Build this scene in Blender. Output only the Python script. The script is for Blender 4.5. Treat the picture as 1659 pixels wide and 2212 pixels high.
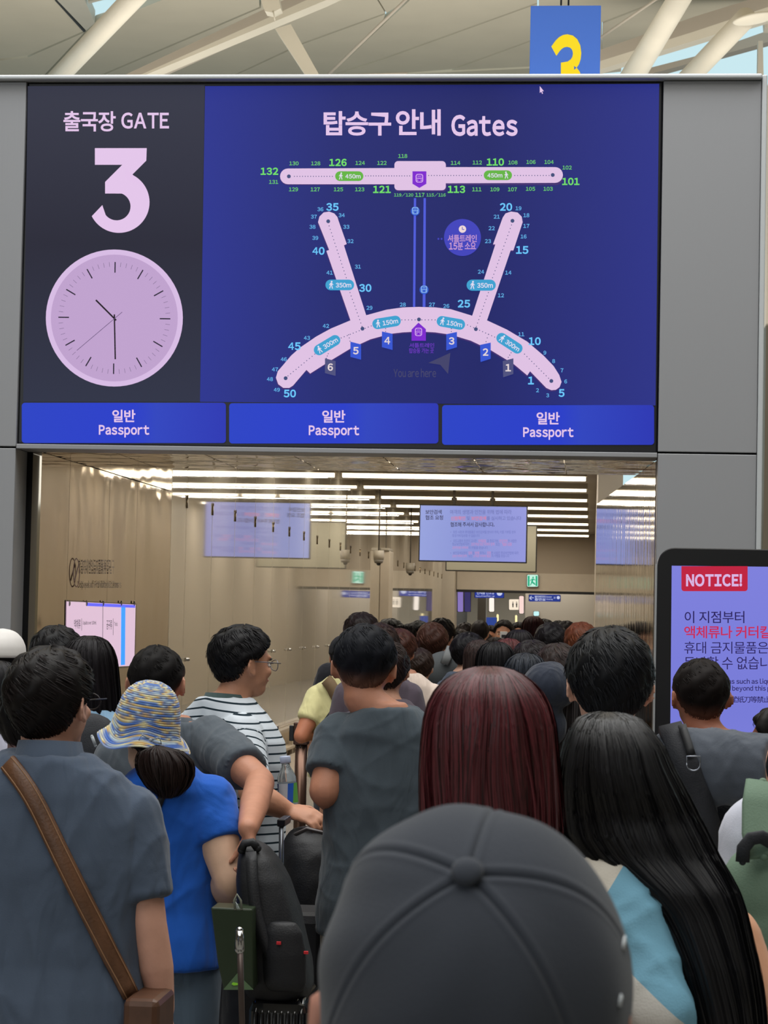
import bpy, bmesh, math, random
import numpy as np
from mathutils import Vector, Matrix, noise
from mathutils.bvhtree import BVHTree
random.seed(7); RNG = np.random.default_rng(7)
for o in list(bpy.data.objects): bpy.data.objects.remove(o)
sc = bpy.context.scene
COL = sc.collection
R_ = math.radians
# ------------------------------------------------------------ camera
W, H, F = 1659, 2212, 4800.0
CAMZ = 1.68
_d = Vector(((1280-W/2)/F, -(1340-H/2)/F, -1)).normalized()      # corridor direction (+Y) in camera space
_u = Vector((math.sin(math.atan(.0168)), math.cos(math.atan(.0168)), 0))
_z = (_u - _d*_u.dot(_d)).normalized()
_x = _d.cross(_z)
RC = Matrix((_x, _d, _z))                                        # camera space -> world
CAM = Vector((0, 0, CAMZ))
cd = bpy.data.cameras.new('camera'); cam = bpy.data.objects.new('camera', cd); COL.objects.link(cam)
cam.matrix_world = Matrix.Translation(CAM) @ RC.to_4x4()
cd.sensor_fit = 'HORIZONTAL'; cd.sensor_width = 36; cd.lens = 36*F/W; cd.clip_end = 600; cd.clip_start = .05
sc.camera = cam
cd.dof.use_dof = True; cd.dof.focus_distance = 8.0; cd.dof.aperture_fstop = 30
# ------------------------------------------------------------ world, lights, exposure
wd = bpy.data.worlds.new('sky'); sc.world = wd; wd.use_nodes = True
wd.node_tree.nodes['Background'].inputs[0].default_value = (.62, .86, .92, 1)
wd.node_tree.nodes['Background'].inputs[1].default_value = .95
sc.view_settings.view_transform = 'Standard'; sc.view_settings.look = 'None'
sc.view_settings.exposure = 0; sc.view_settings.gamma = 1; sc.view_settings.use_curve_mapping = False
sc.cycles.max_bounces = 7; sc.cycles.diffuse_bounces = 3; sc.cycles.glossy_bounces = 4
sc.cycles.sample_clamp_indirect = 4

def area(name, loc, size, power, col, rot=(0, 0, 0)):
    l = bpy.data.lights.new(name, 'AREA'); l.shape = 'RECTANGLE'; l.size, l.size_y = size
    l.energy = power; l.color = col
    o = bpy.data.objects.new(name, l); o.location = loc; o.rotation_euler = rot; COL.objects.link(o); return o
area('skylight_over_hall', (-1, 3, 14), (16, 22), 2600, (1, .985, .95))
area('skylight_over_board', (2, 10, 13), (22, 5), 1000, (.95, .98, 1), (R_(18), 0, 0))
area('added_roof_fill', (0, 40, 7), (40, 30), 9000, (1, .95, .86), (math.pi, 0, 0))  # unseen upward light, added to brighten the underside of the roof
area('rear_fill_light', (-9, -14, 7), (14, 7), 600, (.85, .92, 1), (R_(72), 0, R_(-30)))  # fill light added behind the camera; the rear wall has no window

# ------------------------------------------------------------ helpers
def ray(px, py):
    return (RC @ Vector(((px-W/2)/F, -(py-H/2)/F, -1))).normalized()
def at(px, py, Y, cam_=CAM):
    r = ray(px, py); return cam_ + r*(Y/r.y)
def hit(px, py, p0, n):
    r = ray(px, py); return CAM + r*((Vector(p0)-CAM).dot(n)/r.dot(n))
def lin(c):
    c = c/255 if c > 1 else c
    return c/12.92 if c <= .04045 else ((c+.055)/1.055)**2.4
def rgb(c): return (lin(c[0]), lin(c[1]), lin(c[2]), 1)
MATS = {}
def mat(name, c=(128, 128, 128), rough=.6, metal=0, emit=None, es=1.0, bump=0, bscale=40, var=0, vscale=6,
        spec=.5, coat=0, alpha=1, trans=0, stretch=None, sheen=0, island=0):
    if name in MATS: return MATS[name]
    m = bpy.data.materials.new(name); MATS[name] = m; m.use_nodes = True
    nt = m.node_tree; b = nt.nodes['Principled BSDF']
    b.inputs['Base Color'].default_value = rgb(c); b.inputs['Roughness'].default_value = rough
    b.inputs['Metallic'].default_value = metal; b.inputs['Specular IOR Level'].default_value = spec
    b.inputs['Coat Weight'].default_value = coat; b.inputs['Coat Roughness'].default_value = .03
    b.inputs['Transmission Weight'].default_value = trans; b.inputs['Alpha'].default_value = alpha
    b.inputs['Sheen Weight'].default_value = sheen
    if emit is not None:
        b.inputs['Emission Color'].default_value = rgb(emit); b.inputs['Emission Strength'].default_value = es
    if bump or var:
        tc = nt.nodes.new('ShaderNodeTexCoord'); mp = nt.nodes.new('ShaderNodeMapping')
        nt.links.new(tc.outputs['Object'], mp.inputs[0])
        if stretch: mp.inputs['Scale'].default_value = stretch
    if var:
        n = nt.nodes.new('ShaderNodeTexNoise'); n.inputs['Scale'].default_value = vscale; n.inputs['Detail'].default_value = 5
        nt.links.new(mp.outputs[0], n.inputs['Vector'])
        r = nt.nodes.new('ShaderNodeValToRGB'); base = rgb(c)
        r.color_ramp.elements[0].position = .3; r.color_ramp.elements[1].position = .7
        r.color_ramp.elements[0].color = tuple(v*(1-var) for v in base[:3])+(1,)
        r.color_ramp.elements[1].color = tuple(min(1, v*(1+var)) for v in base[:3])+(1,)
        nt.links.new(n.outputs['Fac'], r.inputs[0]); nt.links.new(r.outputs[0], b.inputs['Base Color'])
    if bump:
        n2 = nt.nodes.new('ShaderNodeTexNoise'); n2.inputs['Scale'].default_value = bscale; n2.inputs['Detail'].default_value = 3
        nt.links.new(mp.outputs[0], n2.inputs['Vector'])
        bp = nt.nodes.new('ShaderNodeBump'); bp.inputs['Strength'].default_value = bump; bp.inputs['Distance'].default_value = .01
        nt.links.new(n2.outputs['Fac'], bp.inputs['Height']); nt.links.new(bp.outputs[0], b.inputs['Normal'])
    if island:
        g = nt.nodes.new('ShaderNodeNewGeometry'); r = nt.nodes.new('ShaderNodeValToRGB'); base = rgb(c)
        r.color_ramp.elements[0].color = tuple(v*(1-island) for v in base[:3])+(1,)
        r.color_ramp.elements[1].color = tuple(min(1, v*(1+island*1.6)) for v in base[:3])+(1,)
        nt.links.new(g.outputs['Random Per Island'], r.inputs[0]); nt.links.new(r.outputs[0], b.inputs['Base Color'])
    return m
def glow(name, c, k=1.0):
    """self-lit screen pixels / lamp: black base, emission only"""
    if name in MATS: return MATS[name]
    return mat(name, (6, 6, 8), .45, 0, emit=c, es=k, spec=.25)

class Acc:
    """collects closed pieces into one mesh"""
    def __init__(s): s.v = []; s.f = []; s.n = 0; s.a = []
    def add(s, v, f):
        v = np.asarray(v, float); s.v.append(v); n = s.n
        s.f += [tuple(i+n for i in q) for q in f]; s.n += len(v)
    def box(s, a, b, M=None):
        x0, y0, z0 = a; x1, y1, z1 = b
        v = [(x0,y0,z0),(x1,y0,z0),(x1,y1,z0),(x0,y1,z0),(x0,y0,z1),(x1,y0,z1),(x1,y1,z1),(x0,y1,z1)]
        if M is not None: v = [tuple(M @ Vector(p)) for p in v]
        s.add(v, [(0,3,2,1),(4,5,6,7),(0,1,5,4),(1,2,6,5),(2,3,7,6),(3,0,4,7)])
    def ell(s, c, r, Rm=None, n=18, m=12):
        th = np.linspace(0, np.pi, m+1)[1:-1]; ph = np.linspace(0, 2*np.pi, n, endpoint=False)
        P = [(0, 0, 1)] + [(math.sin(t)*math.cos(p), math.sin(t)*math.sin(p), math.cos(t)) for t in th for p in ph] + [(0, 0, -1)]
        P = np.array(P)*np.array(r)
        if Rm is not None: P = P @ np.array(Rm.to_3x3()).T
        P = P + np.array(c); f = []
        for i in range(n): f.append((0, 1+i, 1+(i+1) % n))
        for j in range(m-2):
            for i in range(n):
                a = 1+j*n+i; b = 1+j*n+(i+1) % n; f.append((a, a+n, b+n, b))
        l = len(P)-1; o = 1+(m-2)*n
        for i in range(n): f.append((o+i, l, o+(i+1) % n))
        s.add(P, f)
    def loft(s, rings, cap=True):
        n = len(rings[0]); V = np.concatenate([np.asarray(r, float) for r in rings]); f = []
        for j in range(len(rings)-1):
            for i in range(n):
                a = j*n+i; b = j*n+(i+1) % n; f.append((a, b, b+n, a+n))
        if cap:
            f.append(tuple(range(n-1, -1, -1))); f.append(tuple(range((len(rings)-1)*n, len(rings)*n)))
        s.add(V, f)
    def tube(s, pts, rad, n=12, flat=None, nrm=None, round_=True, cap=True):
        """rad: list of r or (a,b); nrm: preferred b axis"""
        pts = [Vector(p) for p in pts]; k = len(pts)
        rad = list(rad) if hasattr(rad, '__len__') else [rad]*k
        rings = []; up = Vector(nrm) if nrm is not None else None
        for i, p in enumerate(pts):
            t = (pts[min(i+1, k-1)]-pts[max(i-1, 0)]).normalized()
            if up is None: up = Vector((0, 0, 1)) if abs(t.z) < .9 else Vector((0, 1, 0))
            b = (up - t*up.dot(t))
            b = b.normalized() if b.length > 1e-6 else t.orthogonal().normalized()
            a = t.cross(b).normalized()
            if nrm is None: up = b
            r = rad[i]; ra, rb = (r, r) if not hasattr(r, '__len__') else r
            rings.append([tuple(p + a*(ra*math.cos(2*math.pi*j/n)) + b*(rb*math.sin(2*math.pi*j/n))) for j in range(n)])
        s.loft(rings, cap)
        if round_:
            for i in (0, -1):
                r = rad[i]; r = r if not hasattr(r, '__len__') else min(r)
                s.ell(pts[i], (r, r, r), n=10, m=8)
    def limb(s, p0, p1, r0, r1, n=12, mid=None):
        p0 = Vector(p0); p1 = Vector(p1)
        rs = [r0, mid if mid else (r0+r1)/2, r1]
        s.tube([p0, (p0+p1)/2, p1], rs, n)
    def mesh(s, name, smooth=True):
        me = bpy.data.meshes.new(name)
        if s.v: me.from_pydata(np.concatenate(s.v).tolist(), [], s.f)
        me.update()
        bm = bmesh.new(); bm.from_mesh(me); bmesh.ops.recalc_face_normals(bm, faces=bm.faces); bm.to_mesh(me); bm.free()
        if smooth: me.polygons.foreach_set('use_smooth', [True]*len(me.polygons))
        return me
def link(name, me, m=None, parent=None, **props):
    o = bpy.data.objects.new(name, me); COL.objects.link(o)
    if m is not None:
        for q in (m if isinstance(m, (list, tuple)) else [m]): me.materials.append(q)
    if parent is not None: o.parent = parent
    for k, v in props.items(): o[k] = v
    return o
def empty(name, loc=(0, 0, 0), rz=0, **props):
    o = bpy.data.objects.new(name, None); o.location = loc; o.rotation_euler = (0, 0, rz)
    o.empty_display_size = .1; COL.objects.link(o)
    for k, v in props.items(): o[k] = v
    return o
def child(name, acc, m, parent, smooth=True, M=None, bevel=0, **props):
    """mesh given in WORLD coordinates (or in M's space), stored relative to the parent empty"""
    me = acc.mesh(name, smooth)
    pm = Matrix.Translation(parent.location) @ Matrix.Rotation(parent.rotation_euler.z, 4, 'Z') if parent is not None else Matrix()
    X = pm.inverted() @ (M if M is not None else Matrix())
    me.transform(X)
    o = link(name, me, m, parent, **props)
    if bevel:
        b = o.modifiers.new('bevel', 'BEVEL'); b.width = bevel; b.segments = 2; b.limit_method = 'ANGLE'
    return o
def boxobj(name, a, b, m, parent=None, bevel=0, **props):
    A = Acc(); A.box((min(a[0], b[0]), min(a[1], b[1]), min(a[2], b[2])), (max(a[0], b[0]), max(a[1], b[1]), max(a[2], b[2])))
    return child(name, A, m, parent, False, None, bevel, **props)
def frame_of(p0, xdir, zdir):
    x = Vector(xdir).normalized(); z = Vector(zdir).normalized(); y = z.cross(x)
    M = Matrix((x, y, z)).transposed().to_4x4(); M.translation = Vector(p0); return M

# ---- flat graphics on a plane (screens, signs). plane: (point, normal towards viewer)
class Plane:
    def __init__(s, p0, n): s.p0 = Vector(p0); s.n = Vector(n).normalized()
    def pt(s, px, py, lift=0): return hit(px, py, s.p0 + s.n*lift, s.n)
def poly_px(A, P, pts, lift=.002):
    v = [tuple(P.pt(x, y, lift)) for x, y in pts]; A.add(v, [tuple(range(len(v)))])
def circ(cx, cy, r, n=24, ry=None): return [(cx+r*math.cos(2*math.pi*i/n), cy+(ry or r)*math.sin(2*math.pi*i/n)) for i in range(n)]
def rrect(x0, y0, x1, y1, r, n=6, corners=(1, 1, 1, 1)):
    out = []
    for k, (cx, cy, a) in enumerate(((x1-r, y0+r, -90), (x1-r, y1-r, 0), (x0+r, y1-r, 90), (x0+r, y0+r, 180))):
        if corners[k]:
            for i in range(n+1):
                t = R_(a+90*i/n); out.append((cx+r*math.cos(t), cy+r*math.sin(t)))
        else: out.append(((x1 if k < 2 else x0), (y0 if k in (0, 3) else y1)))
    return out
def rot_pts(pts, cx, cy, deg):
    c, s_ = math.cos(R_(deg)), math.sin(R_(deg))
    return [(cx+(x-cx)*c-(y-cy)*s_, cy+(x-cx)*s_+(y-cy)*c) for x, y in pts]
_tc = {}
def glyph_geo(s, bold):
    cu = bpy.data.curves.new('t', 'FONT'); cu.body = s; cu.size = 1; cu.offset = bold; cu.resolution_u = 4
    o = bpy.data.objects.new('t', cu); me = bpy.data.meshes.new_from_object(o)
    v = np.zeros(len(me.vertices)*3); me.vertices.foreach_get('co', v); v = v.reshape(-1, 3)
    f = [tuple(p.vertices) for p in me.polygons]
    bpy.data.objects.remove(o); bpy.data.curves.remove(cu); bpy.data.meshes.remove(me); return v, f
def text_geo(s, bold=0.0):
    """each character set on its own; latin and digits take the full-width gothic forms, spaced proportionally"""
    if (s, bold) in _tc: return _tc[(s, bold)]
    V = []; Fs = []; n = 0; x = 0
    for ch in s:
        if ch == ' ': x += .24; continue
        lat = 33 <= ord(ch) <= 126; c = chr(ord(ch)+0xFEE0) if lat else ch
        if (c, bold, 1) not in _tc: _tc[(c, bold, 1)] = glyph_geo(c, (min(bold+.012, .017) if ch == '4' else bold+.012) if lat else bold)
        v, f = _tc[(c, bold, 1)]
        if not len(v): x += .3; continue
        if lat: lo = v[:, 0].min(); w = v[:, 0].max()-lo; V.append(v+np.array([x-lo+.035, 0, 0])); x += w+.07
        else: V.append(v+np.array([x, 0, 0])); x += .88
        Fs += [tuple(i+n for i in q) for q in f]; n += len(v)
    r = (np.concatenate(V) if V else np.zeros((0, 3)), Fs); _tc[(s, bold)] = r; return r
def text_px(A, P, s, box, bold=.012, lift=.004, rot=0, mode='fit', mirror=False):
    """fit text outline in pixel box (x0,y0,x1,y1) on plane P"""
    v, f = text_geo(s, bold)
    if len(v) == 0: return
    lo = v.min(0); hi = v.max(0); x0, y0, x1, y1 = box
    if mode == 'left': x1 = x0 + (y1-y0)*(hi[0]-lo[0])/(hi[1]-lo[1])
    if mode == 'center':
        w = (y1-y0)*(hi[0]-lo[0])/(hi[1]-lo[1]); c = (x0+x1)/2; x0, x1 = c-w/2, c+w/2
    u = (v[:, 0]-lo[0])/(hi[0]-lo[0]); w = (v[:, 1]-lo[1])/(hi[1]-lo[1])
    if mirror: u = 1-u
    pts = [(x0+(x1-x0)*a, y1-(y1-y0)*b) for a, b in zip(u, w)]
    if rot: pts = rot_pts(pts, (x0+x1)/2, (y0+y1)/2, rot)
    A.add([tuple(P.pt(x, y, lift)) for x, y in pts], f)
def gchild(name, A, m, parent, **k):
    me = bpy.data.meshes.new(name); me.from_pydata(np.concatenate(A.v).tolist(), [], A.f); me.update()
    pm = Matrix.Translation(parent.location) @ Matrix.Rotation(parent.rotation_euler.z, 4, 'Z')
    me.transform(pm.inverted()); return link(name, me, m, parent, **k)
# ================================================================ SETTING
YB = 14.1                                   # front plane of the gate portal
WL, CE = -3.65, 3.79                        # corridor glass wall x, ceiling height
M_floor = mat('floor_stone', (120, 116, 108), .25, var=.12, vscale=3)
M_grey = mat('brushed_panel', (150, 151, 154), .45, .25, bump=.04, bscale=60, stretch=(1, 1, .03))
M_cap = mat('pale_metal_edge', (196, 200, 202), .4, .3)
M_black = mat('black_bezel', (16, 17, 22), .35)
M_cream = mat('cream_wall', (186, 174, 156), .5, var=.03)
M_roof = mat('roof_panel', (190, 182, 164), .8, var=.04, vscale=.6)
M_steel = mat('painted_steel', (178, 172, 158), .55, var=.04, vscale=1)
M_steel2 = mat('steel_brown_and_shade', (150, 142, 130), .6)  # brown pipes; on the roof beams it colours in their shaded side
M_dark = mat('dark_gap', (30, 30, 32), .7)

def wavymirror(name, c, amp, sc3, rough=.05):
    m = mat(name, c, rough, 1)
    nt = m.node_tree; b = nt.nodes['Principled BSDF']
    tc = nt.nodes.new('ShaderNodeTexCoord'); mp = nt.nodes.new('ShaderNodeMapping'); mp.inputs['Scale'].default_value = sc3
    n = nt.nodes.new('ShaderNodeTexNoise'); n.inputs['Scale'].default_value = 1; n.inputs['Detail'].default_value = 2
    bp = nt.nodes.new('ShaderNodeBump'); bp.inputs['Strength'].default_value = 1; bp.inputs['Distance'].default_value = amp
    nt.links.new(tc.outputs['Object'], mp.inputs[0]); nt.links.new(mp.outputs[0], n.inputs['Vector'])
    nt.links.new(n.outputs['Fac'], bp.inputs['Height']); nt.links.new(bp.outputs[0], b.inputs['Normal'])
    return m
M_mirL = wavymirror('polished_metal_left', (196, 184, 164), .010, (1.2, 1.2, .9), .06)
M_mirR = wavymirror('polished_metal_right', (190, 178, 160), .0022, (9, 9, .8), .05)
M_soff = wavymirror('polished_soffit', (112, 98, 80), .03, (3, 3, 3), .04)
M_glass = mat('gloss_glass_panel', (192, 184, 166), .03, 0, spec=.9, coat=.8)
M_lamp = glow('warm_light_strip', (255, 236, 204), 5)

boxobj('floor', (-40, -18, -.1), (40, 110, 0), M_floor, kind='structure', label='')
def L(px, py, Y=YB): return at(px, py, Y)
bx0, bx1 = L(47, 570).x, L(1426, 570).x
bz1, bz0 = L(740, 176).z, L(740, 968).z
zcap = L(740, 164.5).z; zlin = L(740, 979).z
px1 = L(1640, 570).x; px2 = L(1652, 570).x
# left pillar (upper and lower panel), right pillar
zs = L(1530, 979).z
portal = empty('trim_1', (bx0, YB, 0), kind='structure')
for k, (a, b) in enumerate(((0, L(20, 966).z-.006), (L(20, 966).z+.006, bz1))):
    boxobj('panel', (bx0-2.2, YB, a), (bx0-.004, YB+.3, b), M_grey, portal, .004)
for k, (a, b) in enumerate(((0, zs-.006), (zs+.006, bz1))):
    boxobj('panel', (bx1+.004, YB, a), (px1, YB+.3, b), M_grey, portal, .004)
boxobj('edge_strip', (px1+.002, YB-.02, 0), (px2, YB+2.2, zcap), M_cap, portal, .006)
boxobj('top_cap', (bx0-2.2, YB-.06, bz1+.004), (px1, YB+2.2, zcap), M_cap, portal, .01)
boxobj('lintel_strip', (bx0, YB-.01, zlin), (bx1, YB+.3, bz0-.002), M_grey, portal, .004)
boxobj('core', (bx0-2.2, YB+.302, bz0+.1), (px1, YB+2.1, bz1), M_dark, portal)
boxobj('core', (bx0-2.2, YB+.302, 0), (bx0-.10, YB+2.0, bz0+.1), M_grey, portal)
boxobj('core', (bx1+.06, YB+.302, 0), (px1, YB+2.0, bz0+.1), M_grey, portal)
# mirror soffit, panels
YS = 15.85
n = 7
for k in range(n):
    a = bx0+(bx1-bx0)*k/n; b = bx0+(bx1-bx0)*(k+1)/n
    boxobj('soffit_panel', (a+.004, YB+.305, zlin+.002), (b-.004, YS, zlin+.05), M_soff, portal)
# splayed jambs
def jamb(name, p0, p1, cuts, M_, side):
    root = empty(name, (p0[0], p0[1], 0), kind='structure')
    p0 = Vector((p0[0], p0[1], 0)); p1 = Vector((p1[0], p1[1], 0)); n_ = Vector((-(p1-p0).y, (p1-p0).x, 0)).normalized()
    if n_.x*side > 0: n_ = -n_
    for a, b in zip(cuts[:-1], cuts[1:]):
        A = Acc(); q0 = p0.lerp(p1, a); q1 = p0.lerp(p1, b); e = (q1-q0).normalized()*.003
        M = Matrix((tuple(e.normalized())+(0,), tuple(-n_)+(0,), (0, 0, 1, 0), (0, 0, 0, 1))).transposed(); M.translation = q0+e
        A.box((0, 0, .0), ((q1-q0).length-.006, .06, zlin), M)
        child('metal_panel', A, M_, root, False)
    return root, n_, p0, p1
XL1 = L(355, 1150, 18.95).x
def fr(px, p0, p1):
    # fraction along jamb where pixel column px falls
    r = ray(px, 1250); a = Vector((p0[0], p0[1])); b = Vector((p1[0], p1[1])); d = b-a
    t = (a.x*r.y-a.y*r.x)/(r.x*d.y-r.y*d.x); return t
pL0, pL1 = (WL, YB+.31), (WL, 18.98)
cl = [0]+[fr(x, pL0, pL1) for x in (145, 232, 292)]+[1]
jL, nL, jl0, jl1 = jamb('wall_jamb_left', pL0, pL1, cl, M_mirL, -1)
pR0, pR1 = (bx1, YB+.31), (.02, 19.9)
jR, nR, jr0, jr1 = jamb('wall_jamb_right', pR0, pR1, [0, .12, .5, 1], M_mirR, 1)
for a_, b_ in ((15.86, 17.4), (17.41, 18.97)): boxobj('upper_metal_panel', (WL-.055, a_, zlin+.008), (WL, b_, CE), M_mirL, jL)
# corridor right wall (edge on), ceiling, end bulkhead
boxobj('wall_right', (.03, 19.9, 0), (.25, 66, CE), M_cream, kind='structure')
ceil = empty('ceiling', (WL, YS, CE), kind='structure')
M_ceil = mat('ceiling_cream', (160, 150, 134), .6)
M_ceil2 = mat('ceiling_grey', (150, 142, 128), .6)
ys = [15.86, 18.0, 20.0, 22.6, 25.2, 27.8, 30.4, 33.0, 36.2, 39.4, 42.4, 45.6, 48.6, 51.6, 54.9]
for k in range(len(ys)-1):
    boxobj('ceiling_panel', (WL-.2, ys[k]+.01, CE), (.03, ys[k+1]-.01, CE+.1), M_ceil, ceil)
boxobj('slab', (WL-.3, 16.0, CE+.16), (.3, 66, CE+.3), M_dark, ceil)
lights_grp = 'warm white light strips across the corridor ceiling'
ly = [18.2, 21.4, 24.8, 28.2, 31.5, 34.5, 37.4, 40.3, 43.2, 46.8, 50.0, 53.2]
for k, y in enumerate(ly):
    r = empty('light_strip', ((WL-.13)/2, y, CE), label='warm white light strip across the corridor ceiling, ' + ['nearest to the gate', 'second from the gate', 'third from the gate', 'fourth from the gate', 'right under the mirror lintel', 'at the monitor rods', 'just above the pale monitor', 'level with the monitor top edge', 'level with the monitor heading', 'third last before the bulkhead', 'second last before the bulkhead', 'last before the taupe bulkhead'][k], category='ceiling light', group=lights_grp)
    la = area('strip_glow', ((WL-.13)/2, y, CE-.15), (3.2, .08), 44, (1, .93, .82)); la.parent = r; la.location = (0, 0, -.15)
    w = .05
    boxobj('diffuser', (WL+.06, y-w, CE-.125-(.02 if k == 4 else 0)), (-.13, y+w, CE-.088), M_lamp, r, .006)
    boxobj('housing', (WL+.04, y-w-.05, CE-.086), (-.11, y+w+.30, CE-.001), M_ceil2, r)
# glass wall of separate panels with brass clips
wl = empty('wall_left', (WL, 19, 0), kind='structure')
y = 18.98 ; k = 0
cy = [21.06+1.36*i for i in range(-1, 25)]
edges = [18.99]+[c for c in cy if c > 19.2]
M_clip = mat('brass_clip', (96, 80, 52), .3, .8)
for a, b in zip(edges[:-1], edges[1:]):
    if b > 55: break
    boxobj('glass_panel', (WL-.05, a+.006, .36), (WL, b-.006, CE), M_glass, wl, .002)
    A = Acc(); A.box((WL, b-.016, 2.61), (WL+.010, b+.016, 2.70)); A.ell((WL+.008, b, 2.71), (.007, .012, .02), n=8, m=6)
    child('clip', A, M_clip, wl)
    A = Acc(); A.tube([(WL, b+.1, 1.25), (WL+.03, b+.1, 1.25)], .018, 10); child('standoff', A, mat('chrome', (190, 190, 190), .12, 1), wl)
boxobj('backing', (WL-.3, 14.5, 0), (WL-.06, 66, CE+.2), M_dark, wl)
for a, b in zip(edges[:-1], edges[1:]):
    if b > 55: break
    boxobj('base_panel', (WL-.05, a+.006, 0), (WL+.0, b-.006, .33), M_cream, wl)
bl = empty('base_rail', (WL+.1, 30, 0), label='cream rail along the foot of the glass wall with a warm light beneath', category='rail')
boxobj('rail', (WL+.04, 19.2, .30), (WL+.13, 54, .35), M_cream, bl, .01)
boxobj('rail', (WL+.04, 19.2, .08), (WL+.13, 54, .12), M_cream, bl, .01)
for i in range(26):
    boxobj('post', (WL+.06, 19.6+i*1.36, 0), (WL+.11, 19.68+i*1.36, .31), M_cream, bl, .004)
boxobj('cover', (WL-.04, 19.2, .34), (WL+.06, 54, .358), M_cream, bl)
boxobj('lamp', (WL+.02, 19.2, .325), (WL+.05, 54, .338), M_lamp, bl)
boxobj('plinth', (WL+.14, 19.2, 0), (WL+.6, 54, .03), M_cream, bl)
# column
cx = at(818, 1300, 38).x
colo = empty('trim_2', (cx, 38, 0), kind='structure')
boxobj('shaft', (WL+.002, 38.0, 0), (at(840, 1300, 38).x, 38.7, at(818, 1190, 38).z), M_cream, colo, .01)
boxobj('head', (WL+.002, 37.97, at(818, 1190, 38).z+.004), (at(838, 1300, 38).x, 38.73, at(818, 1186, 38).z+.02), M_ceil2, colo, .01)
# end bulkhead + pier at left of the opening + beyond
YE = 55.0
zo = at(1130, 1276, YE).z
M_bulk = mat('bulkhead_taupe', (158, 144, 126), .55)
bk = empty('wall_back', (-1.5, YE, 0), kind='structure')
boxobj('bulkhead', (at(987, 1250, YE).x, YE, zo), (.03, YE+.4, CE), M_bulk, bk)
boxobj('lower_band', (at(987, 1250, YE).x, YE-.03, zo), (.03, YE-.002, at(1130, 1238, YE).z), M_cream, bk)
boxobj('edge', (at(987, 1250, YE).x, YE-.05, zo-.06), (.03, YE+.4, zo-.002), M_dark, bk)
boxobj('pier', (WL-.1, YE-.6, 0), (at(985, 1300, YE).x, YE+.4, CE), M_cream, bk)
boxobj('far_wall', (-6, 70, 0), (.5, 70.2, 4.2), mat('far_wall', (196, 190, 178), .6), bk)
boxobj('far_partition', (at(1135, 1300, 62).x, 62, 0), (.03, 62.2, 3.2), mat('far_partition', (188, 180, 166), .6), bk)
boxobj('far_pier', (at(1032, 1300, 60).x, 60, 0), (at(1050, 1300, 60).x, 60.4, 3.2), mat('grey_pier', (120, 116, 110), .5), bk)
boxobj('far_ceiling', (-6, 55.4, 3.2), (.3, 70, 3.3), M_ceil, bk)
boxobj('far_lamp', (-3.4, 58, 3.12), (-.3, 58.25, 3.19), M_lamp, bk)
fl_ = area('far_fill', (-1.6, 63.5, 3.0), (3, 8), 170, (1, .95, .88)); fl_.parent = bk; fl_.location = (-.1, 8.5, 3.0)  # area light added to brighten the space past the opening
boxobj('far_lamp', (-3.4, 64.5, 3.12), (-.3, 64.8, 3.19), M_lamp, bk)

# ================================================================ ROOF of the terminal
ZR = 17.7
rf = empty('roof', (0, 50, ZR), kind='structure')
PR = Plane((0, 0, ZR), (0, 0, -1))
def slab(name, pts, m, lift=0, th=.25, parent=rf):
    lo = [PR.pt(x, y, lift) for x, y in pts]; A = Acc()
    A.loft([[tuple(p) for p in lo], [(p.x, p.y, p.z+th) for p in lo]]); return child(name, A, m, parent, False)
# roof panels, traced where their joints are, each its own plate
def rowy(x, y): return (x, y)
P_ = [
 [(-60, -40), (100, -40), (119, 0), (181, 67), (60, 120), (-60, 134)],
 [(-60, 138), (60, 124), (181, 71), (92, 166), (60, 215), (-60, 215)],
 [(207, 52), (265, 34), (350, 0), (390, -40), (560, -40), (560, 15), (215, 163), (150, 215), (66, 215), (98, 166)],
 [(564, -40), (790, -40), (832, 28), (652, 93), (505, 162), (420, 215), (154, 215), (218, 165), (564, 17)],
 [(832, 31), (656, 95), (509, 163), (424, 215), (700, 215), (706, 163), (826, 50)],
 [(794, -40), (905, -40), (880, 0), (835, 28)],
 [(909, -40), (1160, -40), (1160, 6), (832, 124), (712, 163), (830, 52), (884, 2)],
 [(1160, 9), (1160, 82), (972, 150), (834, 160), (706, 215), (704, 169), (836, 126)],
 [(1160, 85), (1300, 50), (1300, 120), (1160, 143), (976, 152)],
 [(1160, 147), (1296, 124), (1296, 215), (710, 215), (838, 162)],
 [(1164, -40), (1420, -40), (1424, 0), (1300, 48), (1164, 80)],
 [(1424, -40), (1760, -40), (1659, -8), (1500, 40), (1300, 118), (1302, 51), (1428, 2)],
]
for p in P_: slab('roof_panel', p, M_roof)
# skylight mullions and frame over the bright opening at the upper left
slab('skylight_fascia', [(123, -40), (165, -40), (205, 50), (186, 66), (123, 0)], M_steel, .06, .35)
slab('dark_gap', [(104, -40), (121, -40), (124, 2), (185, 68), (181, 70), (119, 2)], M_dark, .03, .3)
slab('skylight_bar', [(190, 4), (260, -14), (262, -10), (192, 8)], M_steel, .02, .1)
def pipe(name, a, b, Y0, Y1, w0, w1, m=M_steel, flat=None):
    """a,b pixel centres; w in px; distances Y"""
    p, q = at(*a, Y0), at(*b, Y1); A = Acc()
    A.tube([p, p.lerp(q, .5), q], [w0/2*Y0/F, (w0+w1)/4*(Y0+Y1)/2/F, w1/2*Y1/F], 20, round_=False)
    return child(name, A, m, rf)
pipe('roof_tube', (118, 175), (345, -64), 50, 40, 42, 50)
pipe('roof_tube', (1362, 172), (1490, -40), 48, 42, 52, 50)
pipe('roof_tube', (1484, 172), (1612, 38), 50, 46, 44, 46)
pipe('thin_tube', (700, 170), (880, -4), 54, 50, 7, 7, M_steel2)
pipe('thin_tube', (1296, 82), (1430, -10), 52, 50, 6, 6, M_steel2)
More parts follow.
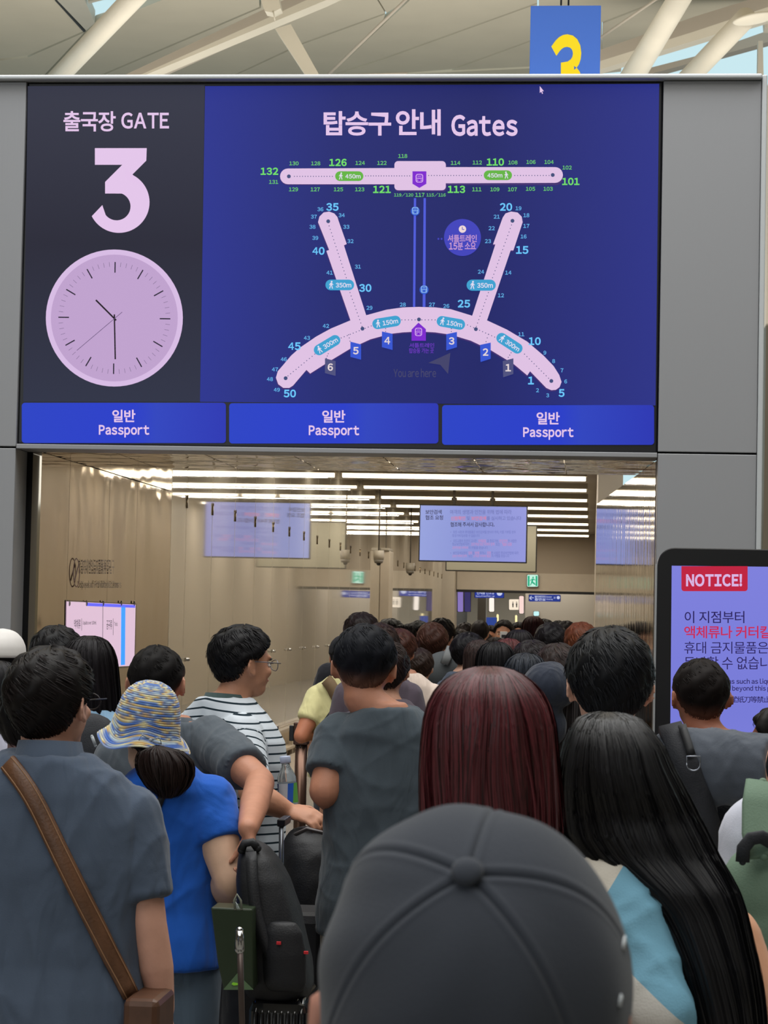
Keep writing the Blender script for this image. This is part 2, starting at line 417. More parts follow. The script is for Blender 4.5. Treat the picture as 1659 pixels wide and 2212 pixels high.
pipe('thin_tube', (705, 163), (880, 158), 54, 54, 4, 4, M_steel2)
def beam(name, pts, Y, m, th=.5, parent=rf):
    lo = [at(x, y, Y) for x, y in pts]; A = Acc()
    A.loft([[tuple(p) for p in lo], [(p.x, p.y+th, p.z) for p in lo]]); return child(name, A, m, parent, False)
beam('roof_beam', [(210, 190), (570, 20), (700, -40), (760, -40), (235, 195)], 52, M_steel2, .8)  # shaded upper side of the beam, put in as darker colour
beam('roof_beam_lit_side', [(240, 190), (580, 38), (748, -40), (790, -40), (700, 2), (290, 172), (250, 195)], 50, M_steel, .5)  # lit lower side of the same beam, put in as lighter colour
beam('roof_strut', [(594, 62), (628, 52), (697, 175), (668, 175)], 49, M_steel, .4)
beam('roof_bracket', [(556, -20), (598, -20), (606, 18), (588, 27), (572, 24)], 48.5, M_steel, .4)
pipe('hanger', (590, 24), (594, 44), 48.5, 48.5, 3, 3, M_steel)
beam('roof_beam', [(1290, 110), (1500, 36), (1680, -20), (1680, 12), (1300, 132), (1290, 150)], 56, M_steel2, .8)  # right beam: its shade is in the darker steel colour
beam('roof_beam_lit_side', [(1290, 134), (1500, 68), (1680, 8), (1680, 34), (1420, 112), (1290, 152)], 54, M_steel, .5)  # right beam: lit strip done as a lighter copy of the steel
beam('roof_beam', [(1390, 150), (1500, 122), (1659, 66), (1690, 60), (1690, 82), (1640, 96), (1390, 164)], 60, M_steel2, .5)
beam('window_mullion', [(1638, 88), (1648, 88), (1650, 190), (1636, 190)], 58, M_steel, .4)
beam('window_sill', [(1290, 150), (1342, 146), (1342, 149), (1290, 154)], 59, M_steel, .3)
A = Acc(); c = at(1622, 40, 45.5)
A.ell(tuple(c+Vector((.08, 0, 0))), (.46, .4, .07), Matrix.Rotation(R_(-10), 4, 'Y'), 28, 10); child('tube_flange', A, M_steel, rf)
beam('edge_column', [(1646, -20), (1700, -20), (1700, 60), (1652, 60)], 57, M_steel, .5)
# the rest of the hall roof and its walls, outside the frame
hr = empty('ceiling_hall', (0, 0, ZR), kind='structure')
for i in range(6):
    for j in range(5):
        boxobj('roof_panel', (-40+i*13.4, -18+j*13.4, ZR), (-40+i*13.4+13.2, -18+j*13.4+13.2, ZR+.2), M_roof, hr)
for i in range(6): boxobj('roof_panel', (-40+i*13.4, 49.2, ZR+.3), (-40+i*13.4+13.2, 55.5, ZR+.5), M_roof, hr)
for a_, b_ in ((-40, -28.2), (-28, -17.4), (6.4, 23), (23.2, 40)):
    for j in range(4): boxobj('roof_panel', (a_, 55.7+j*10, ZR+.3), (b_, 65.5+j*10, ZR+.5), M_roof, hr)
boxobj('wall_rear', (-40, -18.4, 0), (40, -18, ZR), M_roof, kind='structure')
boxobj('wall_side_left', (-40.4, -18, 0), (-40, 52, ZR), M_roof, kind='structure')
boxobj('wall_side_right', (40, -18, 0), (40.4, 52, ZR), M_roof, kind='structure')
# far column seen past the right end of the portal
fc = empty('trim_3', (at(1680, 700, 40).x, 40, 0), kind='structure')
boxobj('louvre_column', (at(1655, 700, 40).x, 40, 0), (at(1760, 700, 40).x, 41, at(1656, 172, 40).z), M_steel2, fc)
# ================================================================ DISPLAY BOARD
YD = YB+.02
disp = empty('display_board', ((bx0+bx1)/2, YD+.1, bz0), label='huge dark and blue gate display above the passage, with a clock and a gate map', category='display')
boxobj('bezel', (bx0, YD, bz0), (bx1, YD+.26, bz1), M_black, disp, .01)
PB = Plane((0, YD, 0), (0, -1, 0))
def screenmat(name, cols, axis='X', k=1.0, noisek=.06):
    m = mat(name, (5, 5, 8), .4, spec=.2); nt = m.node_tree; b = nt.nodes['Principled BSDF']
    tc = nt.nodes.new('ShaderNodeTexCoord'); sp = nt.nodes.new('ShaderNodeSeparateXYZ'); r = nt.nodes.new('ShaderNodeValToRGB')
    nt.links.new(tc.outputs['Generated'], sp.inputs[0]); nt.links.new(sp.outputs[axis], r.inputs[0])
    while len(r.color_ramp.elements) < len(cols): r.color_ramp.elements.new(.5)
    for e, (p, c) in zip(r.color_ramp.elements, cols): e.position = p; e.color = rgb(c)
    nt.links.new(r.outputs[0], b.inputs['Emission Color']); b.inputs['Emission Strength'].default_value = k
    return m
G = {}
def grp(key):
    if key not in G: G[key] = Acc()
    return G[key]
A = Acc(); poly_px(A, PB, [(60, 186), (442, 184), (432, 868), (50, 868)], .002)
gchild('gate_panel', A, screenmat('board_dark', [(0, (42, 46, 66)), (.5, (34, 34, 50)), (1, (50, 52, 68))], 'Z'), disp)
A = Acc(); poly_px(A, PB, [(443, 186), (1424, 181), (1416, 876), (432, 868)], .002)
gchild('map_panel', A, screenmat('board_blue', [(0, (38, 48, 142)), (.3, (31, 38, 112)), (.62, (27, 33, 102)), (1, (41, 48, 134))]), disp)
def shadowed(x0, x1, t): return x0+(x1-x0)*t
M_tile = screenmat('tile_blue', [(0, (38, 64, 196)), (.55, (36, 58, 200)), (.66, (44, 66, 190)), (1, (40, 52, 178))])
for (x0, x1, y0, y1) in ((47, 488, 870, 957), (495, 947, 871, 958), (955, 1413, 875, 961)):
    A = Acc(); poly_px(A, PB, rrect(x0, y0, x1, y1, 7), .004); t = gchild('passport_tile', A, M_tile, disp)
    cx_ = (x0+x1)/2; o = y0-870
    A = Acc(); text_px(A, PB, '일반', (cx_-25, 885+o, cx_+25, 912+o), .022, .007); gchild('lettering', A, glow('pink_white', (226, 196, 232)), disp)
    A = Acc(); text_px(A, PB, 'Passport', (cx_-54, 918+o, cx_+55, 945+o), .020, .007)
    me = gchild('lettering', A, glow('pink_white', (226, 196, 232)), disp)
M_pw = MATS['pink_white']
A = Acc(); text_px(A, PB, '출국장', (137, 240, 250, 284), .018); gchild('gate_lettering', A, M_pw, disp); A = Acc(); text_px(A, PB, 'GATE', (262, 243, 365, 278), .010); gchild('gate_lettering', A, M_pw, disp)
A = Acc(); text_px(A, PB, '탑승구', (699, 240, 845, 293), .024); text_px(A, PB, '안내', (855, 236, 952, 293), .024); text_px(A, PB, 'Gates', (975, 248, 1118, 294), .022); gchild('map_heading', A, M_pw, disp)
# big 3
def arc(cx, cy, r, a0, a1, n=18, ry=None): return [(cx+r*math.cos(R_(a0+(a1-a0)*i/n)), cy+(ry or r)*math.sin(R_(a0+(a1-a0)*i/n))) for i in range(n+1)]
A = Acc()
three = [(205, 320), (317, 320), (316, 347), (274, 389)] + arc(257, 437, 66, -72, 153, 44)[1:] + [(221, 443)] \
      + arc(252, 446, 30, 150, 10, 18)[1:] + arc(252, 446, 30, 0, -68, 10) + [(252, 418), (227, 418), (227, 393), (264, 356), (205, 356)]
poly_px(A, PB, three, .004); gchild('gate_number', A, M_pw, disp)
# clock
ck = (247, 687)
for nm, r, c, l in (('clock_rim', 148, (214, 186, 226), .004), ('clock_face', 137, (190, 160, 204), .006)):
    A = Acc(); poly_px(A, PB, circ(*ck, r, 72), l); gchild(nm, A, glow(nm, c), disp)
A = Acc(); A2 = Acc()
def stroke(A, a, b, w, l):
    d = Vector((b[0]-a[0], b[1]-a[1])).normalized(); n_ = (-d.y*w/2, d.x*w/2)
    poly_px(A, PB, [(a[0]+n_[0], a[1]+n_[1]), (b[0]+n_[0], b[1]+n_[1]), (b[0]-n_[0], b[1]-n_[1]), (a[0]-n_[0], a[1]-n_[1])], l)
for i in range(60):
    t = R_(6*i+.8); dx, dy = math.sin(t), -math.cos(t)
    if i % 5 == 0:
        A = Acc(); stroke(A, (ck[0]+98*dx, ck[1]+98*dy), (ck[0]+121*dx, ck[1]+121*dy), 2.6, .009); gchild('hour_mark', A, glow('ink', (30, 26, 44)), disp)
    else: stroke(A2, (ck[0]+111*dx, ck[1]+111*dy), (ck[0]+121*dx, ck[1]+121*dy), .8, .009)
gchild('minute_marks', A2, glow('ink_soft', (110, 96, 128)), disp, kind='stuff')
A = Acc(); stroke(A, (251, 692), (207, 648), 3.4, .011); gchild('hour_hand', A, glow('hand_black', (22, 10, 22)), disp)
A = Acc(); stroke(A, (247, 679), (249, 776), 3.0, .012); gchild('minute_hand', A, MATS['hand_black'], disp)
A = Acc(); stroke(A, (264, 674), (166, 757), 1.1, .013); gchild('second_hand', A, glow('ink2', (90, 70, 110)), disp)
# map shapes
M_map = glow('map_pink', (222, 192, 226)); M_mapsh = glow('map_shadow', (62, 40, 110))
arcpts = [(596,816),(600,802),(612,788),(629,768),(648,751),(683,727),(714,710),(757,692),(705,542),(711,540),(687,480),(690,468),(699,459),(711,457),(722,461),(729,469),(731,476),(749,527),(743,530),(791,681),(835,669),(870,664),(905,663),(940,664),(974,668),(1020,682),(1070,528),(1065,528),(1086,470),(1092,461),(1104,457),(1118,459),(1127,468),(1129,480),(1109,541),(1103,541),(1052,692),(1095,712),(1139,738),(1174,768),(1196,791),(1208,810),(1213,825),(1209,836),(1201,842),(1191,843),(1180,838),(1145,802),(1139,811),(1109,786),(1061,757),(1017,736),(974,723),(940,718),(905,716),(870,718),(844,721),(800,733),(757,753),(714,779),(670,807),(662,799),(633,833),(625,838),(612,838),(601,830)]
A = Acc(); poly_px(A, PB, [(x-1, y+3) for x, y in arcpts], .003); poly_px(A, PB, rrect(605, 366, 1217, 400, 17), .003); poly_px(A, PB, rrect(853, 351, 965, 414, 8), .003)
gchild('map_shadow', A, M_mapsh, disp)
A = Acc(); poly_px(A, PB, arcpts, .005); gchild('terminal_shape', A, M_map, disp)
A = Acc(); poly_px(A, PB, [(622,364)]+[(852,363),(963,361),(1199,361)]+arc(1199, 378, 17, -90, 90, 10)[1:]+[(963,396),(852,398)]+arc(622, 381, 17, 90, 270, 10), .005)
poly_px(A, PB, rrect(852, 348, 963, 411, 8), .006); gchild('concourse_shape', A, M_map, disp)
def dots(a, b, n, A, r=1.15):
    for i in range(n):
        t = i/(n-1); poly_px(A, PB, circ(a[0]+(b[0]-a[0])*t, a[1]+(b[1]-a[1])*t, r, 6), .0075)
A = Acc(); dots((636, 381), (718, 381), 15, A); dots((790, 380), (885, 380), 18, A); dots((926, 379), (1040, 379), 20, A); dots((1112, 379), (1186, 379), 13, A)
dots((711, 488), (748, 600), 16, A); dots((756, 632), (782, 705), 11, A); dots((1105, 486), (1064, 600), 16, A); dots((1055, 632), (1029, 705), 11, A)
dots((622, 812), (680, 765), 11, A); dots((737, 730), (802, 704), 11, A); dots((868, 691), (940, 691), 11, A); dots((1010, 702), (1075, 731), 11, A); dots((1133, 765), (1185, 817), 11, A)
dots((709, 764), (705, 774), 3, A); dots((753, 723), (756, 737), 3, A); dots((833, 710), (833, 716), 2, A); dots((975, 710), (975, 716), 2, A); dots((1050, 738), (1055, 722), 3, A); dots((1098, 772), (1104, 762), 3, A)
M_slate = glow('slate', (60, 74, 120)); gchild('route_dots', A, M_slate, disp, kind='stuff')
for x, y in ((624, 381), (1194, 378), (709, 478), (1107, 477), (783, 710), (905, 690), (1028, 711), (617, 817), (1191, 823)): A = Acc(); poly_px(A, PB, circ(x, y, 4.2, 14), .008); gchild('route_node', A, M_slate, disp)
def pill(x0, y0, x1, y1, rot, c, txt, left=True):
    cx_, cy_ = (x0+x1)/2, (y0+y1)/2; r = (y1-y0)/2
    A = Acc(); poly_px(A, PB, rot_pts(rrect(x0, y0, x1, y1, r-.1), cx_, cy_, rot), .010); gchild('walking_time_pill', A, glow('pill%d' % c[0], c), disp)
    A = Acc(); w = x1-x0; h = y1-y0
    tx = (x0+w*.36, y0+h*.3, x1-w*.1, y1-h*.26) if left else (x0+w*.13, y0+h*.3, x1-w*.34, y1-h*.26)
    v = Acc(); P = PB
    # rotate the text about the pill centre
    vv, ff = text_geo(txt, .012); lo = vv.min(0); hi = vv.max(0)
    pts = [(tx[0]+(tx[2]-tx[0])*(p[0]-lo[0])/(hi[0]-lo[0]), tx[3]-(tx[3]-tx[1])*(p[1]-lo[1])/(hi[1]-lo[1])) for p in vv]
    pts = rot_pts(pts, cx_, cy_, rot); A.add([tuple(PB.pt(x, y, .013)) for x, y in pts], ff)
    mx = x0+w*.2 if left else x1-w*.2; sx = 1 if left else -1
    def fig(pts_): poly_px(A, PB, rot_pts([(mx+sx*a*h/22, cy_+b*h/22) for a, b in pts_], cx_, cy_, rot), .013)
    fig(circ(1, -6.6, 1.9, 8)); fig([(-1.6, -4.4), (1.6, -4.4), (2, 1), (-1.8, 1)]); fig([(-1.8, .5), (-.2, .5), (-2.4, 7.5), (-4.2, 7.2)])
    fig([(0, .5), (1.9, .5), (3.6, 7.4), (1.8, 7.6)]); fig([(-1.6, -4.2), (-.6, -3), (-3.6, .6), (-4.6, 0)]); fig([(1.4, -4.2), (4.6, -.6), (3.8, .4), (1, -2.4)])
    gchild('walking_time_lettering', A, glow('pill_text', (226, 220, 240)), disp)
GR, CYN = (96, 178, 62), (56, 158, 206)
pill(724, 370, 785, 391, 0, GR, '450m'); pill(1045, 368, 1106, 389, 0, GR, '450m', False)
pill(703, 604, 765, 627, 0, CYN, '350m'); pill(1008, 604, 1071, 628, 0, CYN, '350m')
pill(804, 685, 866, 708, -9, CYN, '150m'); pill(943, 686, 1005, 709, 10, CYN, '150m')
pill(675, 734, 738, 757, -31, CYN, '300m'); pill(1069, 730, 1132, 753, 33, CYN, '300m')
# rails, trains
A = Acc(); poly_px(A, PB, [(894, 428), (899, 428), (897, 663), (892, 663)], .006); gchild('shuttle_track', A, glow('track', (74, 88, 216)), disp); A = Acc(); poly_px(A, PB, [(915, 428), (920, 428), (919, 663), (913, 663)], .006)
gchild('shuttle_track', A, glow('track', (74, 88, 216)), disp)
def train(cx_, cy_, s, A, l=.013):
    o = rrect(-7, -8, 7, 8, 4); i = rrect(-5.4, -6.6, 5.4, 6.6, 3)
    n_ = len(o)
    for k in range(n_):
        a, b, c, d = o[k], o[(k+1) % n_], i[(k+1) % n_], i[k]
        poly_px(A, PB, [(cx_+p[0]*s, cy_+p[1]*s) for p in (a, b, c, d)], l)
    for q in ([(-4, -4.6), (4, -4.6), (5, 0), (-5, 0)], ): poly_px(A, PB, [(cx_+p[0]*s*.9, cy_+p[1]*s*.9) for p in [(-4, -4.6), (4, -4.6), (4, -3.6), (-4, -3.6)]], l); poly_px(A, PB, [(cx_+p[0]*s, cy_+p[1]*s) for p in [(-5, -.6), (5, -.6), (5, .8), (-5, .8)]], l)
    for x in (-3.4, 3.4): poly_px(A, PB, circ(cx_+x*s, cy_+3.6*s, 1.1*s, 8), l)
A = Acc(); poly_px(A, PB, circ(897, 456, 10, 16), .008); gchild('train_badge', A, glow('badge_blue', (40, 84, 200)), disp); A = Acc(); poly_px(A, PB, circ(916, 626, 10, 16), .008); gchild('train_badge', A, glow('badge_blue', (40, 84, 200)), disp)
A = Acc(); train(897, 455, .95, A, .011); train(916, 625, .95, A, .011); gchild('train_symbol', A, glow('ice', (150, 196, 240)), disp)
A = Acc(); poly_px(A, PB, [(891, 370), (921, 370), (921, 397), (906, 406), (891, 397)], .009); gchild('shuttle_badge', A, glow('violet', (122, 30, 204)), disp); A = Acc(); poly_px(A, PB, [(889, 712), (904, 697), (920, 711), (920, 736), (889, 736)], .009)
gchild('shuttle_badge', A, glow('violet', (122, 30, 204)), disp)
A = Acc(); train(906, 385, 1.15, A, .012); train(904, 717, 1.1, A, .012); gchild('shuttle_symbol', A, glow('lilac', (216, 170, 236)), disp)
# information circle
A = Acc(); poly_px(A, PB, circ(999, 513, 40, 40), .006); poly_px(A, PB, circ(947, 516, 2.2, 8), .006); poly_px(A, PB, circ(954, 516, 2.2, 8), .006); gchild('shuttle_note', A, glow('note_blue', (60, 62, 186)), disp)
A = Acc(); poly_px(A, PB, circ(999, 495, 8, 16), .009); gchild('note_clock', A, glow('peach', (236, 214, 214)), disp)
A = Acc(); poly_px(A, PB, [(998, 490), (999.4, 490), (999.4, 495), (1003, 495), (1003, 496.4), (998, 496.4)], .011); gchild('note_clock_hands', A, MATS['note_blue'], disp)
A = Acc(); text_px(A, PB, '셔틀트레인', (967, 507, 1030, 523), .018, .009); text_px(A, PB, '15분 소요', (970, 523, 1028, 540), .018, .009); gchild('note_lettering', A, glow('dusty_pink', (196, 150, 206)), disp)
A = Acc(); text_px(A, PB, '셔틀트레인', (884, 741, 938, 751), .012); text_px(A, PB, '탑승동 가는 곳', (884, 752, 937, 763), .012); gchild('shuttle_lettering', A, glow('dim_violet', (104, 50, 190)), disp)
A = Acc(); poly_px(A, PB, [(925, 784), (973, 762), (968, 808), (951, 788)], .006); text_px(A, PB, 'You are here', (850, 796, 942, 815), .006); gchild('location_arrow', A, glow('faint', (62, 62, 104)), disp)
# flags
for tx, q, c in (('4', [(825, 716), (848, 721), (848, 756), (825, 750)], (48, 82, 208)), ('5', [(757, 738), (780, 744), (780, 777), (757, 771)], (48, 82, 208)),
                 ('3', [(964, 722), (987, 717), (987, 750), (964, 757)], (48, 82, 208)), ('2', [(1037, 745), (1060, 740), (1060, 775), (1038, 782)], (48, 82, 208)),
                 ('6', [(702, 774), (725, 780), (725, 812), (702, 806)], (76, 78, 124)), ('1', [(1086, 780), (1109, 774), (1109, 808), (1087, 815)], (76, 78, 124))):
    A = Acc(); poly_px(A, PB, q, .010); gchild('gate_flag', A, glow('flag%d' % c[0], c), disp)
    mx = sum(p[0] for p in q)/4; my = sum(p[1] for p in q)/4
    A = Acc(); text_px(A, PB, tx, (mx, my-8, mx, my+8), .02, .013, mode='center'); gchild('flag_number', A, glow('flag_text', (226, 212, 214)), disp)
# gate numbers
NS = {'g': [(130,635,353),(128,682,353),(124,778,352),(122,825,352),(118,870,337),(114,984,352),(112,1031,351),(108,1108,351),(106,1147,350),(104,1186,350),(102,1225,362),(131,591,393),(129,634,409),(127,681,409),(125,731,409),(123,777,409),(111,1030,409),(109,1069,409),(107,1107,409),(105,1146,408),(103,1184,408),('119/120',872,421),(117,907,421),('115/116',942,421)],
      'G': [(132,582,370),(126,730,351),(110,1070,350),(101,1233,392),(121,825,409),(113,986,409)],
      'c': [(36,692,452),(37,678,468),(38,675,490),(39,681,514),(34,738,465),(33,748,490),(32,757,521),(31,773,576),(41,712,589),(29,798,665),(28,870,658),(27,933,658),(26,964,661),(19,1120,450),(18,1137,465),(17,1137,488),(16,1131,511),(21,1073,468),(22,1062,493),(23,1054,521),(24,1039,587),(14,1098,589),(12,1082,638),(11,1126,722),(9,1177,762),(8,1196,780),(7,1214,800),(6,1222,824),(2,1161,843),(3,1183,854),(42,704,704),(43,663,730),(46,613,776),(47,594,798),(48,583,819),(49,598,842)],
      'C': [(35,718,447),(40,688,542),(30,789,622),(20,1093,447),(15,1128,540),(25,1002,656),(10,1155,737),(1,1147,822),(5,1213,849),(45,636,748),(50,626,850)]}
for k, (hh, m, b) in {'g': (8.5, glow('gate_green', (104, 200, 104)), .012), 'G': (16, glow('gate_green_big', (112, 222, 100)), .024), 'c': (8.5, glow('gate_cyan', (96, 176, 232)), .012), 'C': (17, glow('gate_cyan_big', (104, 196, 250)), .024)}.items():
    for t, x, y in NS[k]:
        A = Acc(); text_px(A, PB, str(t), (x, y-hh/2, x, y+hh/2), b, .006, mode='center'); gchild('gate_number', A, m, disp)
A = Acc(); poly_px(A, PB, [(1166, 186), (1166, 201), (1169, 198), (1171, 203), (1173, 202), (1171, 197), (1175, 197)], .006); gchild('cursor', A, M_pw, disp)

# ================================================================ hanging blue number sign
YN = 27.0
x0, x1 = at(1145, 90, YN).x, at(1297, 90, YN).x; z1 = at(1220, 12, YN).z; z0 = z1-(x1-x0)*1.55
hs = empty('hanging_sign', ((x0+x1)/2, YN, z0), label='blue hanging sign with a yellow number 3 above the display', category='sign')
boxobj('sign_box', (x0, YN, z0), (x1, YN+.12, z1), mat('sign_blue', (40, 96, 190), .4, emit=(30, 84, 176), es=.35), hs, .006)
A = Acc(); PN = Plane((0, YN, 0), (0, -1, 0)); 
text_px(A, PN, '3', (1189, 74, 1258, 226), .024, .006); gchild('sign_number', A, glow('sign_yellow', (255, 222, 0), .95), hs)
for x in (1212, 1228):
    p = at(x, 10, YN+.06); A = Acc(); A.tube([p, p+Vector((0, 0, 3))], .012, 8); child('hanger', A, M_dark, hs)

# ================================================================ disposal point in the left jamb
dsp = empty('disposal_point', (jl0.lerp(jl1, .5).x, jl0.lerp(jl1, .5).y, 1.2), label='lit pink and blue disposal bins set in the polished metal beside the crowd', category='bin')
PJ = Plane(jl0, nL)
A = Acc(); poly_px(A, PJ, [(142, 1296), (295, 1304), (292, 1442), (140, 1450)], .004); gchild('frame', A, mat('bin_frame', (120, 112, 110), .2, .8), dsp)
A = Acc(); poly_px(A, PJ, [(144, 1299), (293, 1306), (290, 1438), (142, 1446)], .007)
gchild('light_box', A, screenmat('bin_glow', [(0, (150, 140, 236)), (.25, (226, 196, 218)), (.85, (224, 190, 214)), (1, (150, 130, 190))], 'X', .95), dsp)
A = Acc(); poly_px(A, PJ, [(262, 1308), (271, 1308), (270, 1436), (261, 1437)], .010); gchild('light_tube', A, glow('bin_blue', (40, 140, 255), 1.3), dsp)
A = Acc(); poly_px(A, PJ, [(186, 1302), (292, 1307), (292, 1313), (186, 1309)], .010); gchild('light_edge', A, glow('bin_violet', (96, 100, 250), 1.0), dsp)
A = Acc()
for t_, b_ in (('액체류', (160, 1338, 174, 1358)), ('Liquids over 100ml', (179, 1341, 208, 1351)), ('공구류', (230, 1340, 242, 1360)), ('Tools', (247, 1343, 254, 1352))):
    B_ = Acc(); text_px(B_, PJ, t_, b_, .008, .011); gchild('lettering', B_, glow('bin_ink', (70, 60, 76)), dsp)
poly_px(A, PJ, [(176, 1336), (176.8, 1336), (176.8, 1362), (176, 1362)], .011); poly_px(A, PJ, [(244, 1336), (244.8, 1336), (244.8, 1372), (244, 1372)], .011); poly_px(A, PJ, [(222, 1304), (223, 1304), (222, 1440), (221, 1440)], .011)
gchild('divider_lines', A, glow('bin_ink', (70, 60, 76)), dsp)
for x in (150, 187, 223, 262, 290):
    A = Acc(); p = PJ.pt(x, 1303, .012); A.ell(p, (.008, .008, .022), n=8, m=6); child('bracket', A, MATS['chrome'], dsp)
jl = empty('jamb_sign', (dsp.location.x, dsp.location.y, 2.0), label='raised metal lettering with a red no-entry ring on the polished left jamb', category='sign')
A = Acc(); text_px(A, PJ, '항공기내 반입금지물품 투입구', (176, 1208, 247, 1240), .01, .012); gchild('lettering', A, mat('letter_metal', (150, 140, 132), .25, .5), jl); A = Acc(); text_px(A, PJ, 'Disposal of Prohibited Items', (175, 1254, 262, 1274), .006, .012)
gchild('lettering', A, mat('letter_metal', (150, 140, 132), .25, .5), jl)
A = Acc(); o = circ(165, 1237, 7.6, 28, 32); i_ = circ(165, 1237, 5.6, 28, 29)
for k in range(28): poly_px(A, PJ, [o[k], o[(k+1) % 28], i_[(k+1) % 28], i_[k]], .014)
poly_px(A, PJ, [(160, 1252), (169, 1218), (171, 1220), (162, 1256)], .014); gchild('prohibition_ring', A, mat('ring_red', (96, 26, 26), .4), jl)

# ================================================================ suspended monitors
def monitor(label, Y, x0, y0, x1, y1, face, M_face, rods, lines=(), slope=.0085):
    """px rectangle -> slab facing the camera side"""
    a = at(x0, y0, Y); b = at(x1, y1, Y); r = empty('monitor', ((a.x+b.x)/2, Y, b.z), label=label, category='monitor')
    boxobj('casing', (a.x, Y, b.z), (b.x, Y+.09, a.z), M_black, r, .01)
    P = Plane((0, Y, 0), (0, -1, 0)); A = Acc(); bz = .02
    v = [(a.x+bz, Y-.003, b.z+bz), (b.x-bz, Y-.003, b.z+bz), (b.x-bz, Y-.003, a.z-bz), (a.x+bz, Y-.003, a.z-bz)]
    A.add(v, [(0, 1, 2, 3)]); gchild(face, A, M_face, r)
    for rx, ytop in rods:
        p = at(rx, y0, Y+.04); A = Acc(); A.tube([(p.x, Y+.05, a.z-.02), (p.x, Y+.05, CE)], .022, 10, round_=False); A.tube([(p.x, Y+.05, CE-.25), (p.x, Y+.05, CE-.2)], .045, 10, round_=False)
        child('hanger', A, mat('rod_grey', (96, 90, 82), .5, .4), r)
    for m in sorted(set(l[0] for l in lines)):
        for (mm, t, box, bold) in lines:
            if mm == m: A = Acc(); text_px(A, P, t, box, bold, .006); gchild('lettering', A, MATS[m], r)
    return r
glow('m_black', (34, 30, 70)); glow('m_grey', (100, 106, 176)); glow('m_red', (214, 120, 150)); glow('m_soft', (104, 112, 186)); glow('m_softred', (190, 136, 190))
ln = [('m_black', '보안검색', (919, 1101, 954, 1111), .014), ('m_black', '협조 요청', (919, 1113, 957, 1123), .014),
      ('m_grey', '여객의 생명과 안전을 위해 법에 따라', (972, 1101, 1105, 1111), .006), ('m_red', '신원확인', (974, 1115, 1005, 1124), .014), ('m_grey', '및', (1008, 1115, 1015, 1124), .006),
      ('m_red', '보안검색', (1018, 1115, 1050, 1124), .014), ('m_grey', '를 실시하고 있습니다', (1051, 1115, 1126, 1124), .006), ('m_black', '협조해 주셔서 감사합니다.', (973, 1128, 1068, 1138), .014),
      ('m_soft', '• 모든 사람과 휴대물품은 보안검색을 받아야 하며, 이를 거부할 경우', (973, 1146, 1114, 1153), .002), ('m_soft', '항공기에 탑승할 수 없습니다', (977, 1154, 1036, 1160), .002),
      ('m_soft', '• 국토교통부 장관이 고시한', (973, 1165, 1030, 1172), .002), ('m_softred', '위해물품', (1033, 1165, 1050, 1172), .01), ('m_soft', '을 항공기에', (1052, 1165, 1076, 1172), .002), ('m_softred', '반입하려', (1079, 1165, 1096, 1172), .01), ('m_soft', '한 사람은', (1097, 1165, 1116, 1172), .002),
      ('m_soft', '항공보안법에 따라', (977, 1172, 1014, 1179), .002), ('m_softred', '2년 이상 5년 이하의 징역', (1018, 1172, 1068, 1179), .01), ('m_soft', '또는', (1071, 1172, 1080, 1179), .002), ('m_softred', '벌금', (1085, 1172, 1106, 1179), .01),
      ('m_softred', '2천만원 이하의', (977, 1180, 1011, 1186), .01), ('m_soft', '의 처벌을 받습니다', (1012, 1180, 1054, 1186), .002),
      ('m_soft', '• 보안검색요원의', (973, 1191, 1009, 1198), .002), ('m_softred', '업무', (1012, 1191, 1020, 1198), .01), ('m_soft', '를', (1021, 1191, 1024, 1198), .002), ('m_softred', '방해', (1026, 1191, 1035, 1198), .01), ('m_soft', '하거나', (1036, 1191, 1049, 1198), .002), ('m_softred', '폭행', (1052, 1191, 1060, 1198), .01), ('m_soft', '한 사람은 항공보안법에 따라', (1061, 1191, 1120, 1198), .002),
      ('m_softred', '10년 이하의 징역', (977, 1198, 1008, 1204), .01), ('m_soft', '또는', (1012, 1198, 1020, 1204), .002), ('m_softred', '1억원 이하의 벌금', (1023, 1198, 1060, 1204), .01), ('m_soft', '의 처벌을 받습니다', (1062, 1198, 1100, 1204), .002)]
monitor('pale blue monitor with a security request hung from the corridor ceiling', 35.3, 906, 1089, 1138, 1217, 'screen', screenmat('monitor_blue', [(0, (150, 162, 222)), (.5, (136, 146, 212)), (1, (148, 152, 220))], 'X', .98), [(981, 0), (1064, 0)], ln)
monitor('dark edged monitor seen from behind, hung beyond the pale blue monitor', 41, 964, 1131, 1159, 1237, 'rear_panel', mat('monitor_back', (142, 138, 120), .6), [(1000, 0), (1120, 0)])
# dome cameras
for lab, px, py, Y, w in (('grey dome camera on a long rod, the nearer and larger one', 818, 1207, 35.0, 24), ('grey dome camera on a long rod, the farther one beside the monitor', 886, 1231, 41.5, 20)):
    p = at(px, py, Y); s = w/2*Y/F; r = empty('dome_camera', tuple(p), label=lab, category='camera')
    A = Acc(); A.tube([(p.x, p.y, CE), (p.x, p.y, p.z+s*1.4)], .012, 8); child('rod', A, MATS['rod_grey'], r)
    A = Acc(); A.tube([(p.x, p.y, p.z+s*1.5), (p.x, p.y, p.z+s*.4), (p.x, p.y, p.z-s*.2)], [s*.95, s, s*.9], 20, round_=False); child('housing', A, mat('camera_grey', (150, 142, 128), .5), r)
    A = Acc(); A.tube([(p.x, p.y, p.z-s*.25), (p.x, p.y, p.z-s*.8)], [s*.9, s*.7], 20, round_=False); child('ring', A, mat('camera_ring', (104, 98, 88), .5), r)
    A = Acc(); A.ell((p.x, p.y, p.z-s*.85), (s*.42, s*.42, s*.4)); child('lens_dome', A, mat('lens_black', (14, 14, 16), .1), r)
